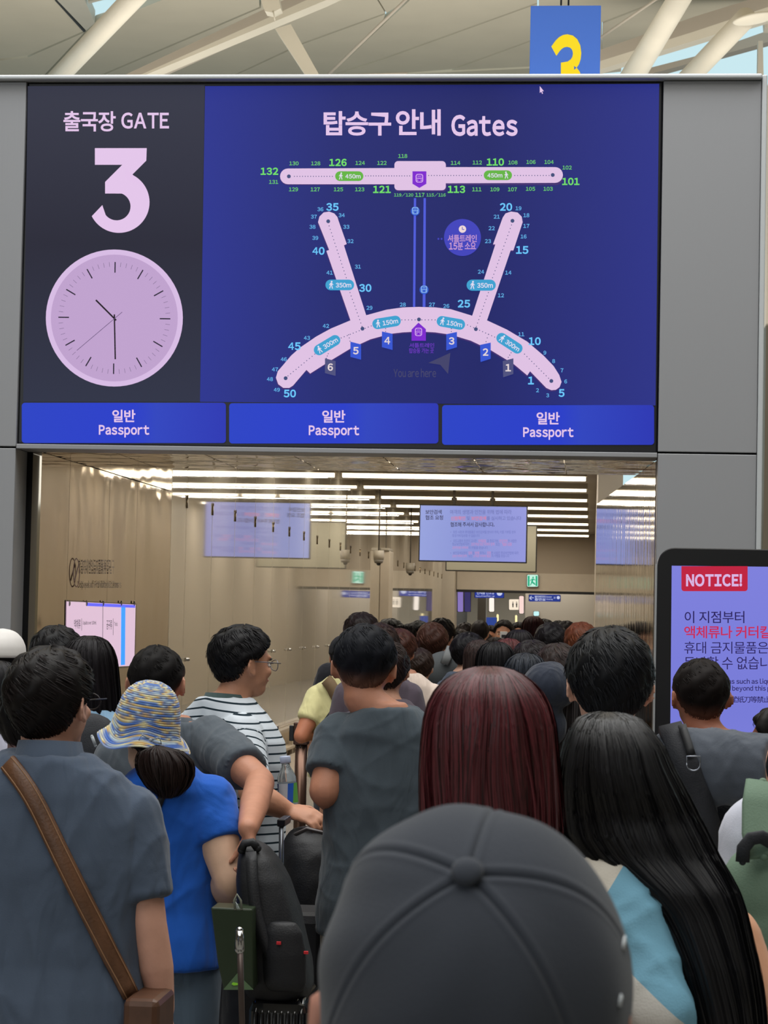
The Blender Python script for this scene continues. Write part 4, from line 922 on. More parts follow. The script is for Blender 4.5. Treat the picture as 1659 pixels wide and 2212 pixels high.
BOB = [(0, -.01, .124, .004, .004), (0, -.012, .118, .04, .05), (0, -.012, .10, .066, .085), (0, -.012, .07, .084, .104), (0, -.012, .03, .091, .112), (0, -.010, -.03, .092, .108), (0, -.014, -.08, .088, .096), (0, -.02, -.12, .080, .086)]
LONG = [(0, -.01, .124, .004, .004), (0, -.012, .118, .04, .05), (0, -.012, .10, .066, .085), (0, -.014, .07, .084, .104), (0, -.014, .03, .090, .110), (0, -.018, -.04, .088, .100), (0, -.035, -.12, .090, .085), (0, -.05, -.22, .10, .07), (0, -.055, -.34, .085, .045)]
for L_ in (BOB, LONG):
    for i, r in enumerate(L_): L_[i] = (r[0], r[1]-.004, r[2], r[3], r[4])
# levels (x, y, z, rx, ry) for long_hair are in head space, z up
def fademat(c, skin):
    nm = 'fade_%d_%d' % (c[0], skin[0])
    if nm in MATS: return MATS[nm]
    m = mat(nm, c, .65, spec=.12); nt = m.node_tree; b = nt.nodes['Principled BSDF']
    at_ = nt.nodes.new('ShaderNodeAttribute'); at_.attribute_name = 'fade'; mx = nt.nodes.new('ShaderNodeMix'); mx.data_type = 'RGBA'
    no = nt.nodes.new('ShaderNodeTexNoise'); no.inputs['Scale'].default_value = 320; ma = nt.nodes.new('ShaderNodeMath'); ma.operation = 'MULTIPLY'
    r = nt.nodes.new('ShaderNodeMapRange'); r.inputs[1].default_value = .3; r.inputs[2].default_value = .7; r.inputs[3].default_value = .6; r.inputs[4].default_value = 1
    nt.links.new(no.outputs[0], r.inputs[0]); nt.links.new(r.outputs[0], ma.inputs[0]); nt.links.new(at_.outputs['Fac'], ma.inputs[1]); nt.links.new(ma.outputs[0], mx.inputs[0])
    mx.inputs['A'].default_value = rgb(c); mx.inputs['B'].default_value = rgb(tuple(int(q*.62) for q in skin)); nt.links.new(mx.outputs['Result'], b.inputs['Base Color']); return m
def fade_attr(me, HM):
    v = getco(me); Hi = np.array(HM.inverted()); l = v @ Hi[:3, :3].T + Hi[:3, 3]
    ph = np.abs(np.arctan2(l[:, 0], -l[:, 1])); zl = np.interp(ph, LPH, [-.074, -.066, -.05, -.012, .012, .048, .07, .078])
    f = (1-smooth01((l[:, 2]-zl-.004)/.055))*(1-smooth01((l[:, 2]-.035)/.03)); a = me.attributes.new('fade', 'FLOAT', 'POINT'); a.data.foreach_set('value', f.astype(np.float32))
def drape(obs, pts, lift=.006):
    """camera-side pixel path -> points and normals lying on the given mesh objects (world space)"""
    out = []; trees = []
    for o in obs:
        me = o.data; p = o.parent
        M = Matrix.Translation(p.location) @ Matrix.Rotation(p.rotation_euler.z, 4, 'Z') if p else Matrix()
        v = getco(me); Mn = np.array(M); v = v @ Mn[:3, :3].T + Mn[:3, 3]
        trees.append(BVHTree.FromPolygons([tuple(q) for q in v], [tuple(q.vertices) for q in me.polygons]))
    last = None
    for x, y in pts:
        best = None
        for t in trees:
            h = t.ray_cast(CAM, ray(x, y))
            if h[0] is not None and (best is None or h[3] < best[3]): best = h
        if best is None:
            if last is None: continue
            r = ray(x, y); d = (last[0]-CAM).dot(ray(*last[2])); q = CAM + r*(last[0].y/r.y); out.append((q, last[1])); last = (q, last[1], (x, y)); continue
        n_ = best[1]; n_ = n_ if n_.dot(ray(x, y)) < 0 else -n_; out.append((best[0]+n_*lift, n_)); last = (best[0]+n_*lift, n_, (x, y))
    return out
def strap(name, path, w, th, m, parent, n=2, **k):
    """flat band along [(point, normal)], smoothed"""
    P = np.array([tuple(p) for p, _ in path]); N = np.array([tuple(q) for _, q in path])
    for _ in range(n):
        P[1:-1] = (P[:-2]+2*P[1:-1]+P[2:])/4; N[1:-1] = (N[:-2]+2*N[1:-1]+N[2:])/4
    N /= np.linalg.norm(N, axis=1, keepdims=True); T = np.gradient(P, axis=0); B = np.cross(T, N); B /= np.linalg.norm(B, axis=1, keepdims=True)
    ws = np.full(len(P), w) if not hasattr(w, '__len__') else np.interp(np.linspace(0, 1, len(P)), np.linspace(0, 1, len(w)), w)
    A = Acc(); rings = []
    for p, n_, b, q in zip(P, N, B, ws):
        rings.append([p-b*q/2, p-b*q/2*.92+n_*th, p+b*q/2*.92+n_*th, p+b*q/2, p+b*q/2-n_*th*.3, p-b*q/2-n_*th*.3])
    A.loft(rings); return child(name, A, m, parent, True, **k)
def px_line(pts, n):
    P = np.array(pts, float); s = np.concatenate([[0], np.cumsum(np.hypot(*np.diff(P, axis=0).T))]); t = np.linspace(0, s[-1], n)
    return list(zip(np.interp(t, s, P[:, 0]), np.interp(t, s, P[:, 1])))
# ================================================================ FOREGROUND PEOPLE
BLK = (20, 19, 22); BRN = (46, 32, 28)
# K man in slate polo, lower left
K = person('man in slate polo shirt with short dark hair and a brown strap across his back', 110, 1402, 4.62, bpx=118, yaw=0, g=1.06, sw=1.12, skin=(206, 156, 134),
    head=(-20, 2, 0), hair=dict(c=(24, 19, 19), th=.015, n=3200, len=.05, lift=.006, whorl=1.4), shirt=dict(c=(78, 90, 108), sleeve=.74, name='polo_shirt', collar=.034, wr=.006, hem=.80, flare=.05),
    arms=dict(R=dict(sh=(278, 1768, 4.62), el=(322, 2000, 4.60), wr=(352, 2180, 4.62), pn=(-1, 0, 0)), L=dict(el=(-105, 2000, 4.6), wr=(-120, 2200, 4.6))), vox=.0065, hw=1.04, trousers=(60, 62, 70))
A = Acc()   # glasses
for q in (-1, 1):
    A.tube([(q*.086, .0, .012), (q*.084, .05, .012), (q*.078, .108, .010)], .0016, 8)
    A.tube([(q*(.036+.028*math.cos(t)), .112-.006*abs(math.cos(t)), .002+.019*math.sin(t)) for t in np.linspace(0, 2*np.pi, 17)], .0016, 6)
A.tube([(-.012, .114, .008), (.012, .114, .008)], .0016, 6)
def glasses(info, c=(40, 38, 44)):
    B = Acc(); B.v = [np.concatenate(A_g.v)]; B.f = list(A_g.f); B.n = A_g.n
    child('glasses', B, mat('frame_%d' % c[0], c, .3, .5), info['root'], True, info['Mr'] @ info['HM'])
A_g = A
glasses(K)
# shoulder bag of K
bag = empty('shoulder_bag', tuple(at(280, 2150, 4.5)), label='worn brown leather shoulder bag with a brass rivet, strap across the polo shirt', category='bag')
M_leather = mat('brown_leather', (98, 66, 44), .45, var=.25, vscale=14, bump=.15, bscale=160)
path = drape([K['shirt'], K['root'].children[0]], px_line([(20, 1650), (44, 1678), (80, 1736), (110, 1800), (150, 1885), (200, 1985), (240, 2070), (262, 2110), (280, 2150)], 26), .004)
path = [(p, n_) for p, n_ in path]
strap('strap', path, .040, .005, M_leather, bag, 3)
edge = [(p+n_*.0052, n_) for p, n_ in path]
for o in (-1, 1):
    pp = []
    for i, (p, n_) in enumerate(edge):
        t = (edge[min(i+1, len(edge)-1)][0]-edge[max(i-1, 0)][0]).normalized(); pp.append((p+t.cross(n_)*o*.0145, n_))
    strap('stitching', pp, .0022, .0008, mat('stitch_tan', (150, 112, 80), .7), bag, 3)
q = at(300, 2185, 4.48); A = Acc(); 
A.box((q.x-.025, q.y-.03, q.z-.16), (q.x+.045, q.y+.14, q.z+.02)); child('pouch', A, M_leather, bag, False, bevel=.012)
A = Acc(); A.box((q.x-.027, q.y-.034, q.z-.06), (q.x+.047, q.y+.144, q.z+.03)); child('flap', A, mat('leather_dark', (84, 54, 36), .45, var=.2, vscale=20), bag, False, bevel=.014)
r0 = drape([bag.children[0]], [(269, 2108)], .001)
if r0: A = Acc(); A.ell(tuple(r0[0][0]), (.006, .006, .006)); child('rivet', A, mat('brass', (190, 160, 90), .25, 1), bag)
# L blue lady with crochet hat
Ld = person('woman in bright blue t-shirt with multicoloured crochet hat and low dark ponytail', 318, 1487, 6.0, bpx=365, yaw=6, g=.98, sw=.92, skin=(222, 182, 154), head=(0, 4, 0),
    hair=dict(c=(34, 24, 22), n=300, th=.003, lift=.001), shirt=dict(c=(34, 96, 196), sleeve=.52, hem=.845, wr=.004, flare=.055, name='t_shirt'),
    arms=dict(R=dict(sh=(450, 1735, 6.0), el=(498, 1902, 5.92), wr=(440, 1965, 6.25), r=1.32), L=dict(el=(255, 1900, 6.0), wr=(262, 2000, 6.2))), vox=.007, trousers=(92, 108, 124))
def crochet_hat(info, M):
    """revolved rows of yarn"""
    prof = [(.004, .150), (.030, .148), (.055, .138), (.078, .118), (.094, .090), (.104, .055), (.110, .022), (.114, -.004), (.122, -.022), (.138, -.036), (.152, -.046), (.158, -.054)]
    P = np.array(prof); s = np.concatenate([[0], np.cumsum(np.hypot(*np.diff(P, axis=0).T))]); n = 230; t = np.linspace(0, s[-1], n)
    r = np.interp(t, s, P[:, 0]); z = np.interp(t, s, P[:, 1]); row = s[-1]/38
    k = 120; ph = np.linspace(0, 2*np.pi, k, endpoint=False); V = []
    tn = np.gradient(r), np.gradient(z); nl = np.hypot(*tn)
    for i in range(n):
        bump_ = .0022*abs(math.sin(math.pi*t[i]/row)); wav = smooth01(np.array((t[i]-.16)/.05))*(.010*np.sin(3*ph+.6)+.006*np.sin(5*ph+2))
        st = .0008*np.sin(60*ph+math.floor(t[i]/row)*1.5)
        rr = r[i]+(-tn[1][i]/nl[i])*(bump_+st); zz = z[i]+(tn[0][i]/nl[i])*(bump_)+wav
        V.append(np.stack([rr*np.sin(ph)*.97, -rr*np.cos(ph)*1.06, zz], -1))
    V = np.concatenate(V); Q = grid_faces(n, k); me = fastmesh('sun_hat', V, Q)
    a = me.attributes.new('row', 'FLOAT', 'POINT'); a.data.foreach_set('value', np.repeat(t/row, k).astype(np.float32))
    a = me.attributes.new('ang', 'FLOAT', 'POINT'); a.data.foreach_set('value', np.tile(np.abs((ph+np.pi) % (2*np.pi)-np.pi), n).astype(np.float32))
    me.transform(M); m = mat('crochet_yarn', (90, 120, 180), .9, sheen=.3); nt = m.node_tree; b = nt.nodes['Principled BSDF']
    r_ = nt.nodes.new('ShaderNodeAttribute'); r_.attribute_name = 'row'; an = nt.nodes.new('ShaderNodeAttribute'); an.attribute_name = 'ang'
    fl = nt.nodes.new('ShaderNodeMath'); fl.operation = 'FLOOR'; nt.links.new(r_.outputs['Fac'], fl.inputs[0])
    cb = nt.nodes.new('ShaderNodeCombineXYZ'); m1 = nt.nodes.new('ShaderNodeMath'); m1.operation = 'MULTIPLY'; m1.inputs[1].default_value = .55
    nt.links.new(an.outputs['Fac'], m1.inputs[0]); nt.links.new(m1.outputs[0], cb.inputs[0])
    m2 = nt.nodes.new('ShaderNodeMath'); m2.operation = 'MULTIPLY'; m2.inputs[1].default_value = .83; nt.links.new(fl.outputs[0], m2.inputs[0]); nt.links.new(m2.outputs[0], cb.inputs[1])
    no = nt.nodes.new('ShaderNodeTexNoise'); no.inputs['Scale'].default_value = 1.3; no.inputs['Detail'].default_value = 1.5; nt.links.new(cb.outputs[0], no.inputs['Vector'])
    cr = nt.nodes.new('ShaderNodeValToRGB'); cr.color_ramp.interpolation = 'LINEAR'
    cols = [(0, (52, 96, 176)), (.36, (60, 104, 184)), (.42, (104, 130, 184)), (.49, (214, 206, 160)), (.53, (196, 160, 96)), (.57, (96, 116, 160)), (.62, (176, 196, 208)), (.68, (70, 108, 178))]
    while len(cr.color_ramp.elements) < len(cols): cr.color_ramp.elements.new(.5)
    for e, (p, c) in zip(cr.color_ramp.elements, cols): e.position = p; e.color = rgb(c)
    nt.links.new(no.outputs['Fac'], cr.inputs[0]); nt.links.new(cr.outputs[0], b.inputs['Base Color'])
    link('sun_hat', me, m, info['root'])
    A = Acc()   # bow at the back of the brim
    for q in (-1, 1): A.tube([(q*.002+.03, -.135, -.018), (q*.028+.03, -.145, -.006), (q*.036+.03, -.147, -.024), (q*.004+.03, -.136, -.022)], .003, 8)
    A.ell((.03, -.138, -.02), (.006, .005, .006)); child('bow', A, mat('yarn_grey', (150, 160, 172), .9), info['root'], True, M if False else info['Mr'] @ M)
HMl = Ld['HM'] @ Matrix.Translation((0, 0, .0)) @ Matrix.Rotation(R_(8), 4, 'Y') @ Matrix.Translation((0, -.012, .004))
crochet_hat(Ld, HMl @ Matrix.Scale(.99, 4))
hl = Ld['HM']
def at_head(info, px, py, dy=-.11):
    """point near the back of the head plane"""
    Y = (info['Mr'] @ (info['HM'] @ Vector((0, dy, 0)))).y; return info['Mi'] @ at(px, py, Y)
def px_levels(info, rows, Y, ry, dz=0):
    """rows (y, xleft, xright[, ry, dY]) in photo pixels at distance Y -> local loft levels"""
    out = []
    for r in rows:
        y, a, b = r[:3]; R1 = r[3] if len(r) > 3 else ry; Yc = Y+(r[4] if len(r) > 4 else 0)
        pa = at(a, y, Yc); pb = at(b, y, Yc); c = info['Mi'] @ ((pa+pb)/2); out.append((c.x, c.y, c.z, (pb.x-pa.x)/2, min(R1, 1)))
    return out
lv = px_levels(Ld, [(1610, 335, 345, .02), (1622, 312, 385, .04), (1645, 304, 408, .055), (1670, 308, 410, .055), (1695, 325, 398, .045), (1712, 345, 380, .02), (1724, 352, 366, .006)], 5.80, .05)
me = long_hair(lv, 1600, 3, 12, clump=.004, w=.0012, fuzz=.014); link('ponytail', me, hairmat((34, 24, 22)), Ld['root'], kind='stuff')
C = Acc(); s = Ld['s']; ck_ = [(.070*s*math.sin(t), -.02*s-.068*s*math.cos(t), 1.462*s) for t in np.linspace(0, 2*np.pi, 25)[:-1]]
C.loft([[(x*1.25, y*1.2, z-.03*s) for x, y, z in ck_], ck_, [(x*.9, y*.9, z+.022*s) for x, y, z in ck_], [(x*.8, y*.8, z) for x, y, z in ck_]], False); child('collar', C, clothmat((26, 44, 84)), Ld['root'], True, Ld['Mr'])
cb_ = empty('crossbody_bag', tuple(at(330, 1800, 5.8)), label='thin black crossbody strap down the back of the blue t-shirt', category='bag')
strap('strap', drape([Ld['shirt']], px_line([(372, 1680), (352, 1712), (340, 1745), (327, 1790), (300, 1850), (265, 1925), (240, 1980)], 16), .003), .019, .003, mat('strap_black', (26, 28, 34), .7), cb_)
q = at(262, 1995, 5.75); A = Acc(); A.box((q.x-.10, q.y, q.z-.14), (q.x+.02, q.y+.08, q.z)); child('pouch', A, MATS['strap_black'], cb_, False, bevel=.02)
# M man in charcoal t-shirt gripping the luggage
Mn = person('man in charcoal t-shirt with cropped hair, gripping the backpack behind the blue t-shirt', 339, 1394, 6.6, bpx=374, yaw=0, g=1.05, sw=1.08, skin=(190, 134, 108), head=(-4, 3, 0),
    hair=dict(c=(22, 20, 20), th=.008, n=1800, len=.014, lift=.002, fade=1), shirt=dict(c=(84, 92, 100), sleeve=.78, wr=.004, collar=.008),
    arms=dict(R=dict(sh=(452, 1600, 6.55), el=(562, 1690, 6.3), wr=(536, 1790, 5.86), r=1.12, hd=(.15, -.1, -1), pn=(-.6, -.3, -.5), curl=.9, hscale=1.0, sleeve=.70)), vox=.007, hw=1.03)
# N striped man looking right
M_str = mat('striped_cloth', (214, 220, 226), .85, bump=.1, bscale=400, spec=.2)
nt = M_str.node_tree; b_ = nt.nodes['Principled BSDF']; a_ = nt.nodes.new('ShaderNodeAttribute'); a_.attribute_name = 'stripe'
f_ = nt.nodes.new('ShaderNodeMath'); f_.operation = 'FRACT'; c_ = nt.nodes.new('ShaderNodeMath'); c_.operation = 'LESS_THAN'; c_.inputs[1].default_value = .21
mx = nt.nodes.new('ShaderNodeMix'); mx.data_type = 'RGBA'; mx.inputs['A'].default_value = rgb((208, 216, 224)); mx.inputs['B'].default_value = rgb((26, 44, 54))
nt.links.new(a_.outputs['Fac'], f_.inputs[0]); nt.links.new(f_.outputs[0], c_.inputs[0]); nt.links.new(c_.outputs[0], mx.inputs[0]); nt.links.new(mx.outputs['Result'], b_.inputs['Base Color'])
Nn = person('man in white t-shirt with dark green stripes and glasses, looking right', 520, 1356, 7.25, bpx=500, yaw=-38, g=1.14, sw=1.05, skin=(196, 142, 114), head=(-16, -2, 0), face=True,
    hair=dict(c=BLK, th=.018, n=2600, len=.032, lift=.008, line=[-.066, -.058, -.045, .012, .02, .05, .066, .072]), shirt=dict(c=(210, 216, 222), mat=M_str, sleeve=.80, wr=.004, collar=.012, cmat=clothmat((70, 88, 88)), hem=.80),
    arms=dict(R=dict(sh=(520, 1590, 7.10), el=(545, 1715, 6.95), wr=(622, 1752, 7.0), r=1.1, hd=(.85, .2, -.12), pn=(.3, .5, -.8), curl=.75, sleeve=.8),
              L=dict(el=(560, 1715, 7.45), wr=(606, 1738, 7.36), hd=(.6, -.2, .3), pn=(.2, -1, 0), curl=.8)), vox=.0065)
v = getco(Nn['shirt'].data); sh, el, wr_, ar = Nn['arms']['R']; d = np.array(el-sh); L2 = (d**2).sum(); t = ((v-np.array(sh))@d)/L2; dist = np.linalg.norm(v-np.array(sh)-t[:, None]*d, axis=1)
arm = (t > .12) & (dist < .078) & (t < 1.1); val = np.where(arm, -(t*math.sqrt(L2))/.0285+.3, (v[:, 2]+.25*np.abs(v[:, 0])*(v[:, 2] > 1.25)*(v[:, 2]-1.25)*4)/.0285)
a = Nn['shirt'].data.attributes.new('stripe', 'FLOAT', 'POINT'); a.data.foreach_set('value', val.astype(np.float32))
glasses(Nn, (120, 120, 128))
# bottle he holds
bt = at(621, 1703, 7.06); ax = Vector((-.10, 0, 1)).normalized(); bo = empty('water_bottle', tuple(bt-ax*.11), label='clear plastic water bottle with a pale cap and blue-green label in his hand', category='bottle')
A = Acc(); c0 = bt-ax*.10
A.tube([c0+ax*h for h in (0, .006, .05, .10, .135, .155, .170, .180)], [.026, .031, .031, .031, .030, .022, .014, .013], 24, round_=False); child('bottle_body', A, mat('clear_plastic', (225, 232, 235), .05, trans=.85, spec=.6), bo)
A = Acc(); A.tube([c0+ax*h for h in (.180, .184, .200, .203)], [.016, .0175, .0175, .015], 20, round_=False); child('cap', A, mat('cap_pale', (170, 180, 205), .4), bo)
M_lab = mat('bottle_label', (70, 120, 190), .5); nt = M_lab.node_tree; tc = nt.nodes.new('ShaderNodeTexCoord'); sp = nt.nodes.new('ShaderNodeSeparateXYZ'); cr = nt.nodes.new('ShaderNodeValToRGB')
nt.links.new(tc.outputs['Generated'], sp.inputs[0]); nt.links.new(sp.outputs[0], cr.inputs[0]); nt.links.new(cr.outputs[0], nt.nodes['Principled BSDF'].inputs['Base Color']); cr.color_ramp.interpolation = 'CONSTANT'
for p, c in ((.0, (30, 50, 110)), (.1, (168, 184, 200)), (.55, (30, 90, 190)), (.8, (90, 160, 70))):
    e = cr.color_ramp.elements.new(p) if p not in (0.,) else cr.color_ramp.elements[0]; e.position = p; e.color = rgb(c)
A = Acc(); A.tube([c0+ax*h for h in (.055, .06, .112, .117)], [.0316]*4, 24, round_=False, cap=False); child('label_band', A, M_lab, bo)
# J centre man in grey-green t-shirt
Jn = person('man in dark slate t-shirt seen from behind in the centre, arms folded to his front', 788, 1354, 6.45, bpx=842, yaw=4, g=1.0, sw=.96, skin=(186, 130, 104), head=(0, -8, 2),
    hair=dict(c=(24, 26, 32), th=.016, n=2600, len=.03, lift=.006, fade=1), shirt=dict(c=(72, 82, 90), sleeve=.70, wr=.005, hem=.80, flare=.045),
    arms=dict(L=dict(sh=(738, 1600, 6.45), el=(702, 1708, 6.36), wr=(742, 1745, 6.62), r=1.2, curl=.6, hd=(.6, .7, .05), pn=(0, 1, 0)), R=dict(el=(955, 1730, 6.45), wr=(900, 1750, 6.7))), vox=.007, hw=1.02, trousers=(134, 126, 112))
w = Jn['arms']['L'][2]; A = Acc(); e_ = Jn['arms']['L'][1]; dd = (w-e_).normalized(); A.tube([w-dd*.02, w+dd*.004], [.031, .031], 18, round_=False); child('wristwatch', A, mat('watch_black', (18, 18, 20), .25), Jn['root'], True, Jn['Mr'])
# D man with backpack strap, right
Dn = person('man in dark grey t-shirt with thick black hair, right arm stretched out to the side', 1318, 1362, 4.85, bpx=1345, yaw=0, g=1.04, sw=1.05, skin=(226, 176, 152), head=(6, -4, 2),
    hair=dict(c=(20, 21, 25), th=.017, n=3600, len=.04, lift=.008, line=[-.070, -.066, -.056, .0, .01, .048, .07, .078]), shirt=dict(c=(80, 86, 96), sleeve=.92, wr=.006, collar=.012),
    arms=dict(R=dict(sh=(1475, 1650, 4.85), el=(1765, 1668, 4.75), wr=(1980, 1640, 4.7), r=1.22, sleeve=.67), L=dict(el=(1170, 1850, 4.9), wr=(1180, 2000, 5.0))), vox=.0065, ears=True)
glasses(Dn, (24, 24, 28))
bp = empty('backpack_strap', tuple(at(1460, 1640, 4.7)), label='padded black backpack strap with a metal ring over the dark grey shoulder', category='strap')
M_web = mat('webbing_black', (34, 36, 42), .75, bump=.2, bscale=300)
pth = drape([Dn['shirt'], Dn['root'].children[0]], px_line([(1436, 1562), (1452, 1580), (1470, 1620), (1486, 1665), (1500, 1710), (1520, 1760), (1540, 1820), (1552, 1880), (1560, 1960)], 22), .004)
strap('strap', pth, [.055, .06, .05, .045], .012, M_web, bp, 3)
pth2 = drape([Dn['shirt'], bp.children[0]], px_line([(1474, 1572), (1486, 1605), (1494, 1632)], 6), .006); strap('webbing', pth2, .018, .004, mat('web2', (20, 22, 26), .6), bp, 1)
c = pth2[-1][0] + Vector((0.004, -.014, -.014)); A = Acc(); A.tube([c+Vector((.014*math.cos(t), -.002, .014*math.sin(t)-.004)) for t in np.linspace(-math.pi, 0, 12)]+[c+Vector((.014, 0, .012)), c+Vector((-.014, 0, .012)), c+Vector((-.014, 0, -.004))], .002, 8); child('metal_ring', A, mat('ring_steel', (150, 155, 165), .25, 1), bp)
q = at(1600, 1800, 4.95); A = Acc(); A.ell((q.x-.02, q.y+.02, q.z-.06), (.16, .10, .20), Matrix.Rotation(R_(20), 4, 'Y')); me = remesh(A, .012, 2); wrinkle(me, .006, 5); me.transform(Matrix.Translation(-bp.location)); link('bag_body', me, M_web, bp)
# B redhead
Bn = person('woman with straight dark red shoulder-length hair seen from behind', 1060, 1447, 3.15, yaw=0, g=.9, sw=.68, skin=(214, 170, 150), ears=False, shirt=dict(c=(52, 50, 56), sleeve=.6), vox=.010, hair=None)
rows = [(1439, 1046, 1066, .01), (1441, 1028, 1086, .03), (1446, 1008, 1108, .05), (1456, 985, 1128, .07), (1472, 962, 1148, .085), (1495, 942, 1168, .100), (1525, 927, 1184, .108), (1560, 918, 1194, .112), (1610, 913, 1199, .112), (1670, 910, 1204, .105, .0), (1730, 911, 1208, .098), (1790, 914, 1209, .09), (1840, 922, 1200, .08)]
me = long_hair(px_levels(Bn, rows, 3.15, .1), 6500, 5, 26, clump=.0022, w=.0011, fuzz=.003, ends=.10, nphi=80)
M_red = mat('hair_red', (72, 28, 33), .42, island=.75, spec=.35); link('hair', me, M_red, Bn['root'], kind='stuff')
# C long black hair
Cn = person('woman with very long straight black hair and light blue and white sleeves', 1318, 1545, 3.55, bpx=1440, yaw=0, g=.85, sw=.70, skin=(214, 160, 128), ears=False, hair=None,
    shirt=dict(c=(120, 172, 196), sleeve=1.2, cuff=.07, wr=.006, name='jacket', inf=.016), arms=dict(L=dict(sh=(1325, 1945, 3.46), el=(1388, 2180, 3.36), wr=(1440, 2420, 3.5), r=1.34), R=dict(sh=(1572, 2030, 3.56), el=(1662, 2250, 3.5), wr=(1600, 2400, 3.5), r=1.15, sleeve=0)), vox=.008)
rows = [(1537, 1296, 1330, .012), (1541, 1272, 1356, .035), (1552, 1248, 1386, .06), (1575, 1232, 1408, .085), (1610, 1220, 1434, .098), (1655, 1211, 1452, .105), (1705, 1206, 1478, .105), (1755, 1206, 1503, .10, .01), (1800, 1212, 1526, .10, 0), (1840, 1236, 1545, .09, -.01), (1880, 1285, 1568, .08, -.03), (1920, 1340, 1588, .07, -.05), (1965, 1385, 1602, .06, -.06), (2020, 1418, 1614, .055, -.07), (2090, 1448, 1630, .05, -.08), (2160, 1474, 1640, .045, -.08), (2240, 1500, 1646, .04, -.08), (2330, 1530, 1640, .02, -.07)]
me = long_hair(px_levels(Cn, rows, 3.50, .1), 6500, 9, 34, clump=.0035, w=.0011, fuzz=.004, ends=.12, nphi=80)
link('hair', me, mat('hair_long_black', (19, 19, 22), .42, island=.5, spec=.35), Cn['root'], kind='stuff')
# sleeve colours of C: white shoulder yoke and lower sleeve
m = mat('blue_white_sleeve', (128, 182, 206), .8, bump=.12, bscale=300, spec=.2); nt = m.node_tree; b_ = nt.nodes['Principled BSDF']
prev = None
for nm_, c in (('yoke', (222, 216, 204)), ('cuff', (216, 214, 208))):
    a_ = nt.nodes.new('ShaderNodeAttribute'); a_.attribute_name = nm_; g_ = nt.nodes.new('ShaderNodeMath'); g_.operation = 'GREATER_THAN'; g_.inputs[1].default_value = 0; nt.links.new(a_.outputs['Fac'], g_.inputs[0])
    mx = nt.nodes.new('ShaderNodeMix'); mx.data_type = 'RGBA'; nt.links.new(g_.outputs[0], mx.inputs[0]); mx.inputs['B'].default_value = rgb(c)
    if prev is None: mx.inputs['A'].default_value = rgb((126, 180, 206))
    else: nt.links.new(prev, mx.inputs['A'])
    prev = mx.outputs['Result']
nt.links.new(prev, b_.inputs['Base Color'])
me = Cn['shirt'].data; me.materials.clear(); me.materials.append(m); v = getco(me); Mr = np.array(Cn['Mr']); wv = v@Mr[:3, :3].T+Mr[:3, 3]
# border lines given by two heights on the sleeve (sloping hem seam)
za = at(1320, 1870, 3.45).z; zb = at(1400, 2110, 3.45).z; xx = wv[:, 0]; x0 = at(1340, 1900, 3.45).x
f1 = wv[:, 2]-(za+(xx-x0)*1.6); f2 = (zb-(xx-at(1400, 2100, 3.45).x)*.9)-wv[:, 2]
for nm_, ff in (('yoke', f1), ('cuff', f2)): me.attributes.new(nm_, 'FLOAT', 'POINT').data.foreach_set('value', ff.astype(np.float32))
A = Acc(); q = at(1462, 2110, 3.52); A.ell((q.x, q.y, q.z), (.055, .05, .17)); me = remesh(A, .01, 2); wrinkle(me, .004, 2)
bk2 = empty('backpack', tuple(q), label='black backpack under the very long black hair', category='backpack'); me.transform(Matrix.Translation(-bk2.location)); link('bag_body', me, M_web, bk2)

# A cap man, nearest
CapY = 1.40
An = person('person in a charcoal baseball cap, nearest to the camera, looking up', 1022, 1800, CapY, yaw=0, g=1.0, sw=1.0, hw=1.14, skin=(208, 150, 130), head=(0, 22, 0), hair=None, shirt=dict(c=(50, 52, 58), sleeve=.6), vox=.009)
An['root']['label'] = 'person in a charcoal baseball cap with a button on top, nearest to the camera'
cc = at(1019, 2132, CapY)                      # centre of the cap dome
Mc = Matrix.Translation(cc) @ Matrix.Rotation(R_(44), 4, 'X')
K_ = 360; NR = 90; ph = np.linspace(0, 2*np.pi, K_, endpoint=False); V = []
R0 = 336/F*CapY
for i in range(NR):
    u = i/(NR-1); front = smooth01((-np.cos(ph)+.35)/1.2)          # phi 0 = back, pi = front
    a = u*np.pi*(.56+.14*front); r = R0*np.sin(a)*(1+.0*front); zz = R0*1.10*np.cos(a)
    st = 1+.07*front*np.exp(-((a-.75)/.45)**2)        # stiff front panels stand out
    seam = np.zeros(K_)
    for sa in (46, -60, 98, -118, 170):
        dlt = np.abs((ph-np.radians(sa)+np.pi) % (2*np.pi)-np.pi)*np.maximum(np.sin(a), .05)
        seam += -.0009*np.exp(-(dlt/.013)**2)+.0003*(np.exp(-((dlt-.045)/.02)**2))
    soft = .0028*np.sin(3*ph+1+u*3)*np.sin(a)+.0016*np.sin(7*ph+u*9)*np.sin(a)
    V.append(np.stack([(r+seam+soft)*(1+(st-1)*.2)*np.sin(ph), -(r+seam+soft)*st*np.cos(ph)*1.08, zz*st+seam*np.cos(a)*2], -1))
V = np.concatenate(V); me = fastmesh('cap_crown', V, grid_faces(NR, K_)); me.transform(An['Mi'] @ Mc)
M_cap2 = mat('cap_cloth', (60, 64, 72), .9, var=.05, vscale=10, bump=.1, bscale=500, spec=.15, sheen=.12)
o = link('cap_crown', me, M_cap2, An['root'])
A = Acc(); A.ell((0, 0, R0*1.10+.004), (.0098, .0098, .0062)); child('cap_button', A, M_cap2, An['root'], True, Mc)
A = Acc(); rings = []
for t in np.linspace(0, 1, 8):
    w_ = .082*math.sqrt(max(0, 1-(t*.96)**2.6)); rings.append([(x*w_, R0*.98+t*.055, -.030-.02*(x*x)+.004-.012*t) for x in np.linspace(-1, 1, 9)]+[(x*w_, R0*.98+t*.055, -.030-.02*(x*x)-.012*t) for x in np.linspace(1, -1, 9)])
